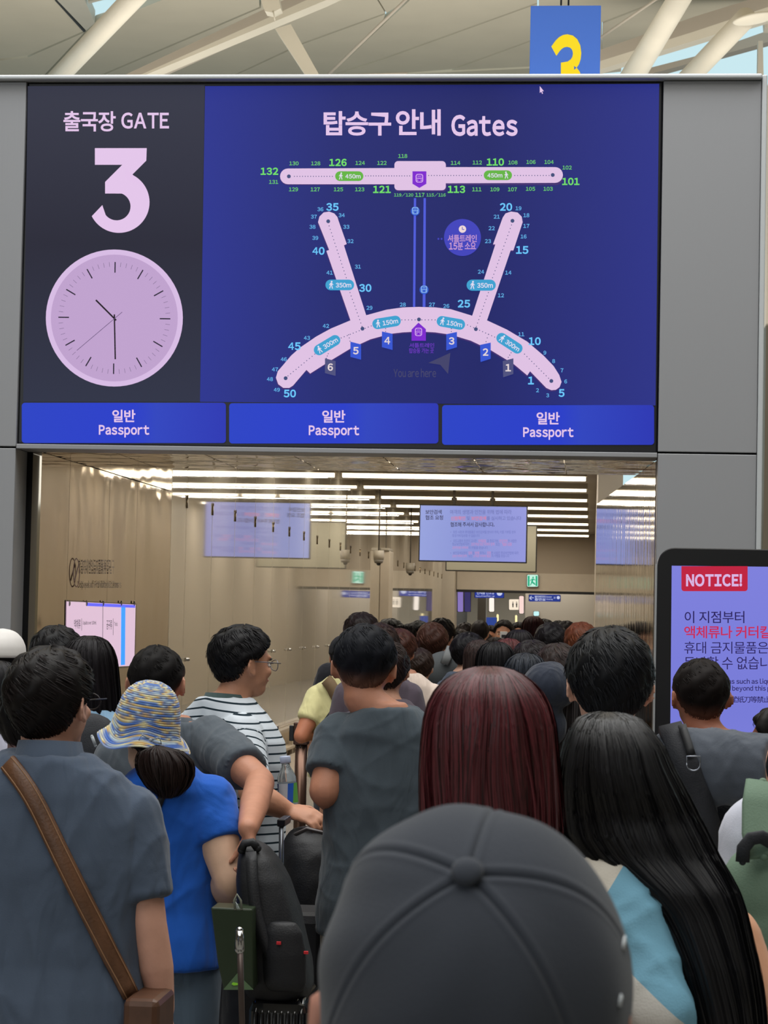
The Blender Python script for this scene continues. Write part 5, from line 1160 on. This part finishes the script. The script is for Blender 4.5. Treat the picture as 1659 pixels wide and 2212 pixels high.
A.loft(rings); child('cap_brim', A, M_cap2, An['root'], True, Mc)
for x_, y_ in ((1348, 2026), (1340, 2150)):
    q = drape([o], [(x_, y_), (x_-3, y_+12), (x_-4, y_+24)], .0006)
    if len(q) == 3: strap('white_stitching', q, .0035, .0008, mat('stitch_white', (190, 196, 200), .8), An['root'], 0)
# ================================================================ MID AND FAR CROWD
def sh_(c, **k): d = dict(c=c); d.update(k); return d
def hr_(c, **k): d = dict(c=c); d.update(k); return d
# left group
S_p = person('person in a white cap at the left edge', 4, 1368, 8.6, skin=(196, 140, 120), hair=hr_(BLK, n=60, th=.004, lift=.001), shirt=sh_((170, 168, 196)), vox=.011)
def cap_on(info, c, up=.012, brimdir=1, name='cap', M2=None, bucket=False):
    s = 1; A = Acc(); rings = []
    for u in np.linspace(.0, .56, 14):
        P = head_surf(np.linspace(0, 2*np.pi, 36, endpoint=False), np.full(36, max(u, .001)), up+.004*math.sin(u*5)); P[:, 2] = P[:, 2]*1.04+.004
        rings.append(P)
    if bucket:
        for k, (dr, dz) in enumerate(((.012, -.02), (.035, -.045), (.05, -.06))):
            P = rings[13].copy(); c0 = P.mean(0); P[:, :2] = c0[:2]+(P[:, :2]-c0[:2])*(1+dr/.09); P[:, 2] += dz+.006*np.sin(np.linspace(0, 6*np.pi, 36)); rings.append(P)
    A.loft(rings[::-1], True)
    m_ = mat('cap_%d_%d_%d' % c, c, .85, var=.05, vscale=14); o = child(name, A, m_, info['root'], True, info['Mr'] @ info['HM'])
    if not bucket:
        A = Acc(); rr = []
        for t in np.linspace(0, 1, 6):
            w_ = .075*math.sqrt(max(0, 1-(t*.95)**2.6)); y_ = .085+t*.075; rr.append([(x*w_, y_, .045-.012*x*x-t*.012) for x in np.linspace(-1, 1, 7)]+[(x*w_, y_, .041-.012*x*x-t*.012) for x in np.linspace(1, -1, 7)])
        A.loft(rr); child(name+'_brim', A, m_, info['root'], True, info['Mr'] @ info['HM'])
    return o
cap_on(S_p, (222, 218, 214), .022)
person('person with short black hair at the left edge in a pale lilac top', -6, 1424, 6.6, skin=(196, 140, 120), hair=hr_(BLK, n=600, style='bob'), shirt=sh_((196, 196, 214), sleeve=1.2), vox=.010)
person('person in black, low at the left edge behind the polo shirt', 30, 1500, 5.6, bpx=40, skin=(190, 140, 116), hair=hr_(BLK, n=300), shirt=sh_((30, 32, 38), sleeve=.9), vox=.012) if False else None
person('man with black hair in front of the disposal bins, left of the long-haired woman', 122, 1357, 7.8, skin=(196, 146, 118), hair=hr_(BLK, n=1400, len=.03, lift=.008, th=.018), shirt=sh_((40, 42, 50)), vox=.010, hw=1.05)
Vn = person('woman with long black hair and a black backpack over a light blue top', 196, 1376, 6.9, skin=(206, 160, 134), ears=False, hair=None, shirt=sh_((140, 176, 206), sleeve=.7), vox=.010)
rows = [(1373, 183, 205, .012), (1376, 170, 218, .035), (1384, 154, 232, .06), (1400, 143, 242, .085), (1425, 137, 249, .098), (1460, 136, 252, .10), (1510, 138, 256, .095), (1570, 144, 258, .085), (1630, 150, 252, .07), (1690, 160, 240, .05)]
link('hair', long_hair(px_levels(Vn, rows, 6.9, .1), 2600, 4, 20, w=.0018, nphi=60), hairmat((22, 19, 22), .3), Vn['root'], kind='stuff')
vb = empty('backpack', tuple(at(215, 1680, 6.7)), label='black backpack with a pale zip pull between the polo shirt and the crochet hat', category='backpack')
A = Acc(); q = at(190, 1680, 6.72); A.ell((q.x, q.y, q.z), (.13, .07, .20)); me = remesh(A, .012, 2); wrinkle(me, .005, 8); me.transform(Matrix.Translation(-vb.location)); link('bag_body', me, M_web, vb)
q = at(201, 1605, 6.62); A = Acc(); A.tube([(q.x-.004, q.y, q.z+.02), (q.x+.008, q.y, q.z-.008)], .005, 8); child('zip_pull', A, mat('zip_pale', (170, 176, 180), .4), vb)
# lower left black garment
person('person in a black jacket, low between the left edge and the polo collar', 60, 1478, 5.9, bpx=42, skin=(150, 120, 120), hair=hr_(BLK, n=300), shirt=sh_((34, 36, 42), sleeve=1.2), vox=.012)
# O yellow shirt man
On = person('man in a pale yellow t-shirt and black cap, brown strap on his shoulder', 746, 1378, 12.4, bpx=748, yaw=-10, skin=(190, 122, 92), g=1.0, sw=1.1, hair=hr_(BLK, n=200), shirt=sh_((222, 214, 158), sleeve=.72, wr=.006),
    arms=dict(L=dict(sh=(690, 1508, 12.4), el=(650, 1590, 12.3), wr=(702, 1575, 12.6), r=1.15, sleeve=.6)), vox=.009)
cap_on(On, (22, 22, 26), .022)
ob = empty('shoulder_bag', tuple(at(700, 1640, 12.1)), label='brown padded strap and black bag over the pale yellow t-shirt', category='bag')
strap('strap', drape([On['shirt']], px_line([(700, 1462), (716, 1480), (728, 1505), (740, 1528)], 8), .006), .07, .012, mat('strap_brown', (110, 88, 62), .8), ob, 1)
strap('black_strap', drape([On['shirt']], px_line([(740, 1518), (712, 1552), (696, 1585), (682, 1620)], 8), .008), .045, .015, M_web, ob, 1)
# E man before kiosk
En = person('man with cropped dark hair in a black top in front of the kiosk screen', 1516, 1424, 6.7, bpx=1545, yaw=8, skin=(168, 108, 84), g=1.15, sw=1.05, head=(4, 0, 0), hair=hr_((24, 19, 18), th=.009, n=1800, len=.014, lift=.002, fade=1), shirt=sh_((30, 32, 40), collar=.01), vox=.008, hw=1.04)
q = drape([En['shirt']], [(1581, 1588)], .004)
if q: A = Acc(); p = q[0][0]; A.tube([p+Vector((-.012, 0, .006)), p+Vector((.014, 0, -.008))], .006, 8); child('clip', A, mat('clip_white', (210, 214, 214), .4), En['root'])
person('dark-skinned face at the right edge beside the kiosk screen', 1690, 1530, 6.4, skin=(140, 86, 66), yaw=60, head=(0, 0, 0), hair=hr_((24, 19, 18), n=200), shirt=sh_((70, 70, 78)), vox=.010)
# G person in sage green at the right edge
Gn = person('person in white and sage green at the lower right edge', 1760, 1560, 4.1, bpx=1760, skin=(206, 160, 134), sw=1.05, hair=hr_(BLK, n=200), shirt=sh_((206, 208, 222), sleeve=1.2, inf=.016), vox=.010, arms=dict(L=dict(sh=(1640, 1800, 4.1), el=(1610, 2050, 4.1), wr=(1600, 2250, 4.1), r=1.2)))
gb = empty('backpack', tuple(at(1640, 1980, 3.9)), label='sage green backpack with a black handle at the lower right edge', category='backpack')
M_sage = mat('sage_cloth', (112, 136, 116), .85, var=.08, vscale=8, bump=.15, bscale=300)
A = Acc()
for (x, y, rx, rz) in ((1655, 1930, .090, .085), (1672, 2000, .095, .13), (1690, 2080, .09, .14)):
    q = at(x, y, 3.95); A.ell(tuple(q), (rx*.9, .07, rz))
me = remesh(A, .009, 3); wrinkle(me, .007, 12); me.transform(Matrix.Translation(-gb.location)); link('bag_body', me, M_sage, gb)
A = Acc(); pts = [at(1604, 1862, 3.86), at(1606, 1832, 3.86), at(1622, 1812, 3.86), at(1645, 1808, 3.86), at(1668, 1820, 3.88)]; A.tube(pts, [(.012, .006)]*5, 10); child('handle', A, M_web, gb)
A = Acc(); pts = [at(1648, 1690, 3.95), at(1640, 1740, 3.93), at(1640, 1800, 3.9), at(1650, 1850, 3.88)]; A.tube(pts, [(.03, .008)]*4, 10, nrm=(0, 1, 0)); child('strap', A, M_sage, gb)
# H dark cap, I hood
Hn = person('person in a navy floppy cap, just left of the thick black hair', 1187, 1436, 5.9, yaw=25, skin=(190, 150, 128), hair=hr_((52, 48, 50), n=300, style='bob'), shirt=sh_((64, 66, 78)), vox=.010, hw=1.0)
A = Acc()
for x_, y_, rx, ry, rz in ((1182, 1482, .062, .085, .060), (1212, 1496, .036, .06, .032), (1172, 1530, .046, .06, .065), (1190, 1570, .036, .05, .05)):
    q = at(x_, y_, 5.8); A.ell(tuple(q), (rx, ry, rz))
me = remesh(A, .006, 3); wrinkle(me, .007, 77); me.transform(Hn['Mi']); link('hood', me, clothmat((44, 50, 64)), Hn['root'])
In = person('person with smooth blue-black hair behind the navy cap', 1136, 1408, 8.2, skin=(190, 150, 128), hair=hr_((34, 38, 46), n=900, style='bob'), shirt=sh_((60, 64, 72)), vox=.012, ears=False)
# rows of the queue: (label, px, top, Y, hair, style, shirt, skin, kwargs)
Q_ = [
 ('man in a dark mauve shirt, half hidden right behind the centre man', 836, 1388, 8.7, (40, 28, 26), 'short', (84, 74, 84), dict(bpx=838, vox=.011)),
 ('person with brown hair whose crown shows above the centre man', 822, 1351, 11.2, (48, 32, 28), 'short', (84, 74, 84), {}),
 ('woman with red-brown hair in a cream blouse', 862, 1364, 12.2, (74, 42, 32), 'short', (214, 196, 182), dict(bpx=878, yaw=-8, vox=.011, sw=1.05)),
 ('person with brown hair tied up in a tan top', 906, 1403, 12.7, (50, 36, 30), 'short', (146, 122, 92), dict(bpx=916)),
 ('tall person in black with full dark hair left of the column', 781, 1327, 13.4, (34, 24, 22), 'short', (30, 30, 36), dict(sw=1.2, hw=1.1)),
 ('man with wavy black hair in front of the cream column', 843, 1341, 16.2, (26, 22, 24), 'short', (56, 48, 50), dict(hw=1.1)),
 ('long-haired person in glasses turned right, brown top', 873, 1348, 15.2, (26, 22, 22), 'long', (74, 48, 42), dict(yaw=-50, face=True)),
 ('person with black hair in a grey t-shirt, left of the brown-haired backpacker', 905, 1344, 17.2, (22, 20, 22), 'short', (96, 102, 110), {}),
 ('brown-haired person in black with a grey backpack', 934, 1350, 13.6, (70, 42, 32), 'short', (34, 36, 40), dict(vox=.011)),
 ('man in teal t-shirt with a dark shoulder strap', 953, 1338, 14.9, (28, 24, 24), 'short', (74, 108, 122), dict(bpx=968, yaw=-20, vox=.011)),
 ('person in grey turned right, beside the teal t-shirt', 978, 1364, 16.4, (26, 22, 22), 'short', (86, 96, 108), dict(yaw=-45, face=True)),
 ('man with black hair bowed right in a slate shirt', 1010, 1371, 13.2, (22, 20, 24), 'short', (80, 90, 106), dict(yaw=-40, face=True, bpx=1006)),
 ('short-haired person looking right near the left end of the opening', 1004, 1346, 23.0, (28, 22, 22), 'short', (110, 104, 108), dict(yaw=-35, face=True)),
 ('man with close-cropped hair standing upright in grey, centre of the opening', 1037, 1339, 20.5, (30, 24, 24), 'short', (104, 108, 116), dict(g=1.1)),
 ('small dark head under the blue poster', 1060, 1354, 24.0, (34, 28, 28), 'short', (150, 140, 130), dict(yaw=170, face=True)),
 ('small head beside the blue poster, facing the camera', 1047, 1366, 22.0, (40, 30, 28), 'bob', (190, 150, 130), dict(yaw=180, face=True)),
 ('man facing the camera, raising a white phone', 1089, 1342, 21.0, (30, 26, 28), 'short', (196, 190, 190), dict(yaw=172, face=True, bpx=1090, arms=dict(L=dict(el=(1102, 1412, 20.75), wr=(1094, 1392, 20.86), hd=(-.2, .0, 1), pn=(-.6, -.4, 0), curl=.8)))),
 ('person half hidden beyond the phone holder', 1121, 1347, 23.5, (28, 24, 26), 'short', (120, 112, 110), dict(yaw=178, face=True)),
 ('tall person with maroon-brown hair under the restroom sign', 1152, 1330, 17.6, (58, 30, 30), 'bob', (60, 56, 66), dict()),
 ('person with wide dark hair in front of the tall maroon-haired one', 1122, 1358, 12.6, (24, 20, 22), 'bob', (50, 48, 54), dict()),
 ('small dark head just right of the maroon hair', 1176, 1341, 20.0, (26, 22, 24), 'short', (70, 74, 84), {}),
 ('man with black hair parted in the middle and visible ears', 1191, 1348, 13.6, (24, 20, 22), 'short', (70, 72, 78), dict(hw=1.12)),
 ('smallest dark head near the right end of the opening', 1206, 1343, 25.0, (24, 20, 22), 'short', (80, 84, 92), {}),
 ('man with a crew cut looking left, right end of the opening', 1226, 1341, 19.0, (24, 20, 22), 'short', (96, 104, 116), dict(yaw=55, face=True, bpx=1218)),
 ('person with orange-brown hair and a pink ear by the right jamb', 1256, 1347, 13.0, (112, 62, 40), 'short', (80, 76, 84), dict(hw=1.05)),
 ('person with smooth black hair, widest of the dark heads behind the red hair', 1072, 1384, 9.6, (18, 17, 20), 'bob', (44, 44, 50), dict(ears=False)),
 ('person with dark brown hair left of the widest black head', 1037, 1380, 11.2, (44, 32, 30), 'long', (60, 56, 60), dict(ears=False)),
 ('small reddish head peeping above the widest black head', 1099, 1377, 11.5, (78, 40, 40), 'bob', (80, 70, 74), {}),
 ('person with tousled dark hair above the navy cap', 1150, 1388, 10.5, (34, 28, 30), 'short', (60, 60, 66), dict(hw=1.1)),
 ('person with curly dark brown hair right of the navy cap', 1206, 1398, 8.9, (46, 34, 32), 'short', (70, 66, 70), dict(hw=1.0)),
 ('person seen only as a dark crown left of the teal t-shirt', 888, 1349, 17.5, (26, 22, 24), 'short', (70, 70, 78), {}),
 ('person in a plum top, far left end of the opening', 992, 1362, 19.0, (40, 28, 26), 'short', (110, 90, 96), dict(yaw=-30, face=True)),
 ('woman facing the camera below the blue poster', 1070, 1375, 18.0, (34, 26, 26), 'bob', (150, 136, 128), dict(yaw=175, face=True)),
]
SK = [(196, 144, 118), (206, 156, 130), (184, 130, 104), (214, 168, 144)]
FAR = []
for i, (lab, px, top, Y, hc_, st, shc, kw) in enumerate(Q_):
    k = dict(vox=.0135, skin=SK[i % 4]); k.update(kw)
    hd = dict(c=hc_, style=st, n=500 if Y > 12 else 1300, seed=i, len=.04, lift=.011 if st == 'short' else .004, th=.017+.004*(i % 3))
    if 'close-cropped' in lab or 'crew cut' in lab: hd.update(th=.008, lift=.002)
    FAR.append(person(lab, px, top, Y, hair=hd, shirt=dict(c=shc, sleeve=.62), trousers=[(50, 52, 60), (70, 72, 80), (40, 42, 46), (96, 90, 82)][i % 4], **k))
# phone, grey backpack
p = at(1088, 1378, 20.8); ph_ = empty('phone', tuple(p), label='white phone held up in front of a face in the opening', category='phone')
boxobj('phone_body', (p.x-.035, p.y-.006, p.z-.07), (p.x+.035, p.y+.004, p.z+.06), mat('phone_white', (220, 222, 226), .3), ph_, .006)
boxobj('camera_bump', (p.x-.02, p.y-.012, p.z+.0), (p.x+.02, p.y-.0065, p.z+.03), mat('phone_dark', (50, 50, 56), .2), ph_, .002)
gb2 = empty('backpack', tuple(at(962, 1440, 13.3)), label='grey backpack worn by the brown-haired person in black', category='backpack')
A = Acc(); q = at(965, 1452, 13.4); A.ell((q.x, q.y+.02, q.z), (.16, .09, .13)); me = remesh(A, .012, 3); me.transform(Matrix.Translation(-gb2.location)); link('bag_body', me, mat('bag_grey', (74, 78, 80), .8), gb2)
a0, a1 = at(975, 1398, 13.38), at(960, 1435, 13.32); A = Acc(); A.tube([a0, a0.lerp(a1, .5)+Vector((0, -.02, 0)), a1], [(.028, .006)]*3, 8, nrm=(0, 1, 0)); child('strap', A, mat('strap_grey', (110, 112, 112), .8), gb2)

# ================================================================ LUGGAGE AND POSTS
def slabpx(name, pts, Y, dep, m, parent, bev=.01, **k):
    A = Acc(); a = [at(x, y, Y) for x, y in pts]; A.loft([[tuple(p) for p in a], [(p.x, p.y+dep, p.z) for p in a]]); return child(name, A, m, parent, False, bevel=bev, **k)
# black suitcase under the backpack
sY = 5.7; p0, p1 = at(535, 2160, sY), at(668, 2160, sY)
su = empty('suitcase', ((p0.x+p1.x)/2, sY+.12, 0), label='glossy black ribbed hard-shell suitcase under the black backpack', category='suitcase')
M_gloss = mat('gloss_shell', (16, 17, 20), .14, spec=.7, coat=.4)
boxobj('shell', (p0.x, sY, .06), (p1.x, sY+.30, p0.z), M_gloss, su, .03)
n = 8
for i in range(n):
    x = p0.x+.012+(p1.x-p0.x-.024)*(i+.5)/n; w_ = (p1.x-p0.x)/n*.30
    A = Acc(); A.tube([(x, sY-.001, .12), (x, sY-.001, p0.z-.035), (x, sY+.03, p0.z-.002), (x, sY+.26, p0.z-.002)], w_, 10); child('rib', A, M_gloss, su)
for x in (p0.x+.04, p1.x-.04):
    for yy in (sY+.05, sY+.25): A = Acc(); A.tube([(x-.01, yy, .03), (x+.01, yy, .03)], .03, 14, round_=False); child('wheel', A, M_black, su)
# backpack standing on it
bkp = empty('backpack', ((p0.x+p1.x)/2-.01, sY+.12, p0.z), label='tall black backpack with two small red tags standing on the suitcase', category='backpack')
M_bag = mat('nylon_black', (22, 23, 28), .6, var=.1, vscale=12, bump=.12, bscale=200)
rows = [(1822, 518, 548, .03), (1834, 512, 570, .06), (1860, 508, 592, .09), (1900, 506, 615, .11), (1960, 508, 636, .12), (2020, 512, 650, .13), (2080, 515, 664, .13), (2130, 520, 668, .12), (2156, 530, 660, .10)]
A = Acc(); rings = []
for y_, a, b, d_ in rows:
    l, r = at(a, y_, sY+.05), at(b, y_, sY+.05); ph = np.linspace(0, 2*np.pi, 28, endpoint=False); c_, s_ = np.cos(ph), np.sin(ph); rr_ = (np.abs(c_)**3+np.abs(s_)**3)**(-1/3)
    rings.append(np.stack([(l.x+r.x)/2+(r.x-l.x)/2*rr_*c_, sY+.12+d_*rr_*s_, np.full(28, l.z)], -1))
A.loft(rings); me = remesh(A, .008, 3); wrinkle(me, .003, 21); me.transform(Matrix.Translation(-bkp.location)); bbd = link('bag_body', me, M_bag, bkp)
pk = [(1990, 585, 640, .02), (2010, 570, 655, .03), (2060, 566, 664, .035), (2120, 570, 664, .03), (2140, 580, 655, .02)]
A = Acc(); rings = []
for y_, a, b, d_ in pk:
    l, r = at(a, y_, sY), at(b, y_, sY); ph = np.linspace(0, 2*np.pi, 20, endpoint=False); rings.append(np.stack([(l.x+r.x)/2+(r.x-l.x)/2*np.cos(ph), sY-.005+d_*np.sin(ph), np.full(20, l.z)], -1))
A.loft(rings); me = remesh(A, .008, 2); me.transform(Matrix.Translation(-bkp.location)); pkt = link('pocket', me, M_bag, bkp)
A = Acc(); A.tube([at(522, 1836, sY+.05), at(528, 1822, sY+.05), at(545, 1819, sY+.05), at(556, 1832, sY+.05)], .011, 10); child('top_handle', A, M_bag, bkp)
strap('shoulder_strap', drape([bbd], px_line([(544, 1850), (546, 1900), (552, 1960), (566, 2020), (590, 2070), (608, 2110)], 16), .006), .03, .012, M_bag, bkp)
for x, y_ in ((603, 2037), (658, 2058)):
    q = drape([bbd, pkt], [(x, y_)], .004)
    if q: p = q[0][0]; boxobj('red_tag', (p.x-.006, p.y-.003, p.z-.004), (p.x+.006, p.y+.002, p.z+.004), mat('tag_red2', (206, 40, 50), .5), bkp, .001)
q = drape([bbd, pkt], [(664, 2008)], .004)
if q: p = q[0][0]; A = Acc(); A.tube([p+Vector((0, -.004, .012)), p+Vector((.002, -.004, -.012)), p+Vector((.009, -.004, -.034))], .0032, 8); child('zip_pull', A, mat('zip_steel', (150, 146, 130), .3, 1), bkp)
# dark green paper bag
gY = 5.62; gp = empty('paper_bag', tuple(at(515, 2140, gY)), label='dark green glossy carrier bag beside the blue t-shirt', category='bag')
M_gpb = mat('green_paper', (44, 56, 38), .35, bump=.1, bscale=20); M_gpl = mat('green_paper_light', (92, 118, 84), .45)
slabpx('front', [(455, 1960), (545, 1964), (547, 2139), (483, 2139), (470, 2080)], gY, .10, M_gpb, gp, .004)
slabpx('gusset', [(482, 2138), (512, 2103), (547, 2138)], gY-.004, .003, M_gpl, gp, 0)
slabpx('green_mark', [(500, 2126), (503, 2122), (515, 2124), (514, 2128), (505, 2129)], gY-.006, .001, mat('lime_mark', (150, 226, 60), .5), gp, 0)
A = Acc(); A.tube([at(508, 1964, gY), at(506, 1945, gY), at(512, 1932, gY), at(520, 1945, gY), at(522, 1964, gY)], .003, 8); child('handle', A, mat('cord_grey', (120, 124, 110), .7), gp)
slabpx('tissue', [(505, 1964), (508, 1948), (513, 1954), (518, 1966)], gY+.01, .004, mat('tissue_white', (200, 210, 210), .8), gp, 0)
# telescopic handle standing in front
hY = 5.3; h_ = empty('walking_cane', tuple(at(520, 2212, hY)), label='slim bronze pole with a chrome top in front of the green carrier bag', category='cane')
a, b = at(518, 2028, hY), at(524, 2260, hY); A = Acc(); A.tube([a, (b.x, b.y, b.z)], .0075, 14); child('shaft', A, mat('bronze_pole', (96, 84, 80), .35, .6), h_)
A = Acc(); A.tube([a+Vector((-.001, 0, .02)), a+Vector((0, 0, -.025))], [.009, .012], 14); child('ferrule', A, MATS['chrome'], h_)
A = Acc(); A.tube([(b.x, b.y, b.z), (b.x+.004, b.y, 0.0)], .007, 10, round_=False); child('lower_shaft', A, MATS['bronze_pole'], h_)
# big black bag and silver trolley handle behind
tY = 6.9; tb = empty('travel_bag', tuple(at(660, 2000, tY)), label='large soft black travel bag between the striped man and the centre man', category='bag')
A = Acc(); rings = []
for y_, a, b, d_ in [(1792, 640, 665, .03), (1800, 618, 690, .07), (1818, 604, 712, .10), (1850, 600, 730, .13), (1900, 602, 735, .15), (1990, 606, 722, .16), (2100, 610, 712, .16), (2250, 612, 712, .15)]:
    l, r = at(a, y_, tY), at(b, y_, tY); ph = np.linspace(0, 2*np.pi, 24, endpoint=False); rings.append(np.stack([(l.x+r.x)/2+(r.x-l.x)/2*np.cos(ph), tY+.1+d_*np.sin(ph), np.full(24, l.z)], -1))
A.loft(rings); me = remesh(A, .01, 3); wrinkle(me, .005, 31); me.transform(Matrix.Translation(-tb.location)); link('bag_body', me, M_bag, tb)
A = Acc(); A.tube([at(640, 1802, tY-.02), at(665, 1790, tY-.05), at(700, 1800, tY-.05), at(718, 1815, tY)], [(.012, .006)]*4, 10); child('handle', A, mat('handle_grey', (90, 84, 84), .4), tb)
a, b = at(608, 1778, 6.5), at(607, 1880, 6.5); th_ = empty('trolley_handle', tuple(b), label='silver telescopic trolley handle rising below the striped t-shirt', category='handle')
A = Acc(); A.tube([a, b, (b.x, b.y, .5)], .0075, 12); child('tube', A, mat('silver_tube', (150, 156, 164), .3, .9), th_)
boxobj('case', (b.x-.10, b.y-.02, .03), (b.x+.14, b.y+.2, b.z-.12), M_bag, th_, .03)
boxobj('grip', (a.x-.012, a.y-.012, a.z-.01), (a.x+.012, a.y+.12, a.z+.012), M_black, th_, .004)
# stanchions
def stanchion(label, px, ytop, Y, head=True, w=.022):
    p = at(px, ytop, Y); r = empty('queue_post', (p.x, p.y, 0), label=label, category='post'); M_br = mat('bronze_metal', (104, 80, 68), .32, .85)
    A = Acc(); A.tube([(p.x, p.y, .02), (p.x, p.y, p.z-(.13 if head else 0))], w, 18, round_=False); child('post', A, M_br, r)
    A = Acc(); A.tube([(p.x, p.y, 0), (p.x, p.y, .025)], [.16, .155], 28, round_=False); child('base', A, M_br, r)
    if head:
        A = Acc(); A.box((p.x-.042, p.y-.045, p.z-.13), (p.x+.042, p.y+.045, p.z)); child('belt_cassette', A, mat('cassette_bronze', (84, 62, 54), .3, .7), r, False, bevel=.006)
        A = Acc(); A.tube([(p.x, p.y, p.z-.15), (p.x, p.y, p.z-.131)], .036, 16, round_=False); child('collar', A, M_black, r)
        A = Acc(); A.box((p.x-.07, p.y-.02, p.z-.11), (p.x-.044, p.y+.02, p.z-.02)); child('belt_clip', A, M_black, r, False, bevel=.003)
    return r
stanchion('bronze queue post with a square belt head right of the striped sleeve', 585, 1568, 13.3, w=.028)
stanchion('bronze queue post under the yellow-shirted elbow', 652, 1560, 12.9, True, .036)
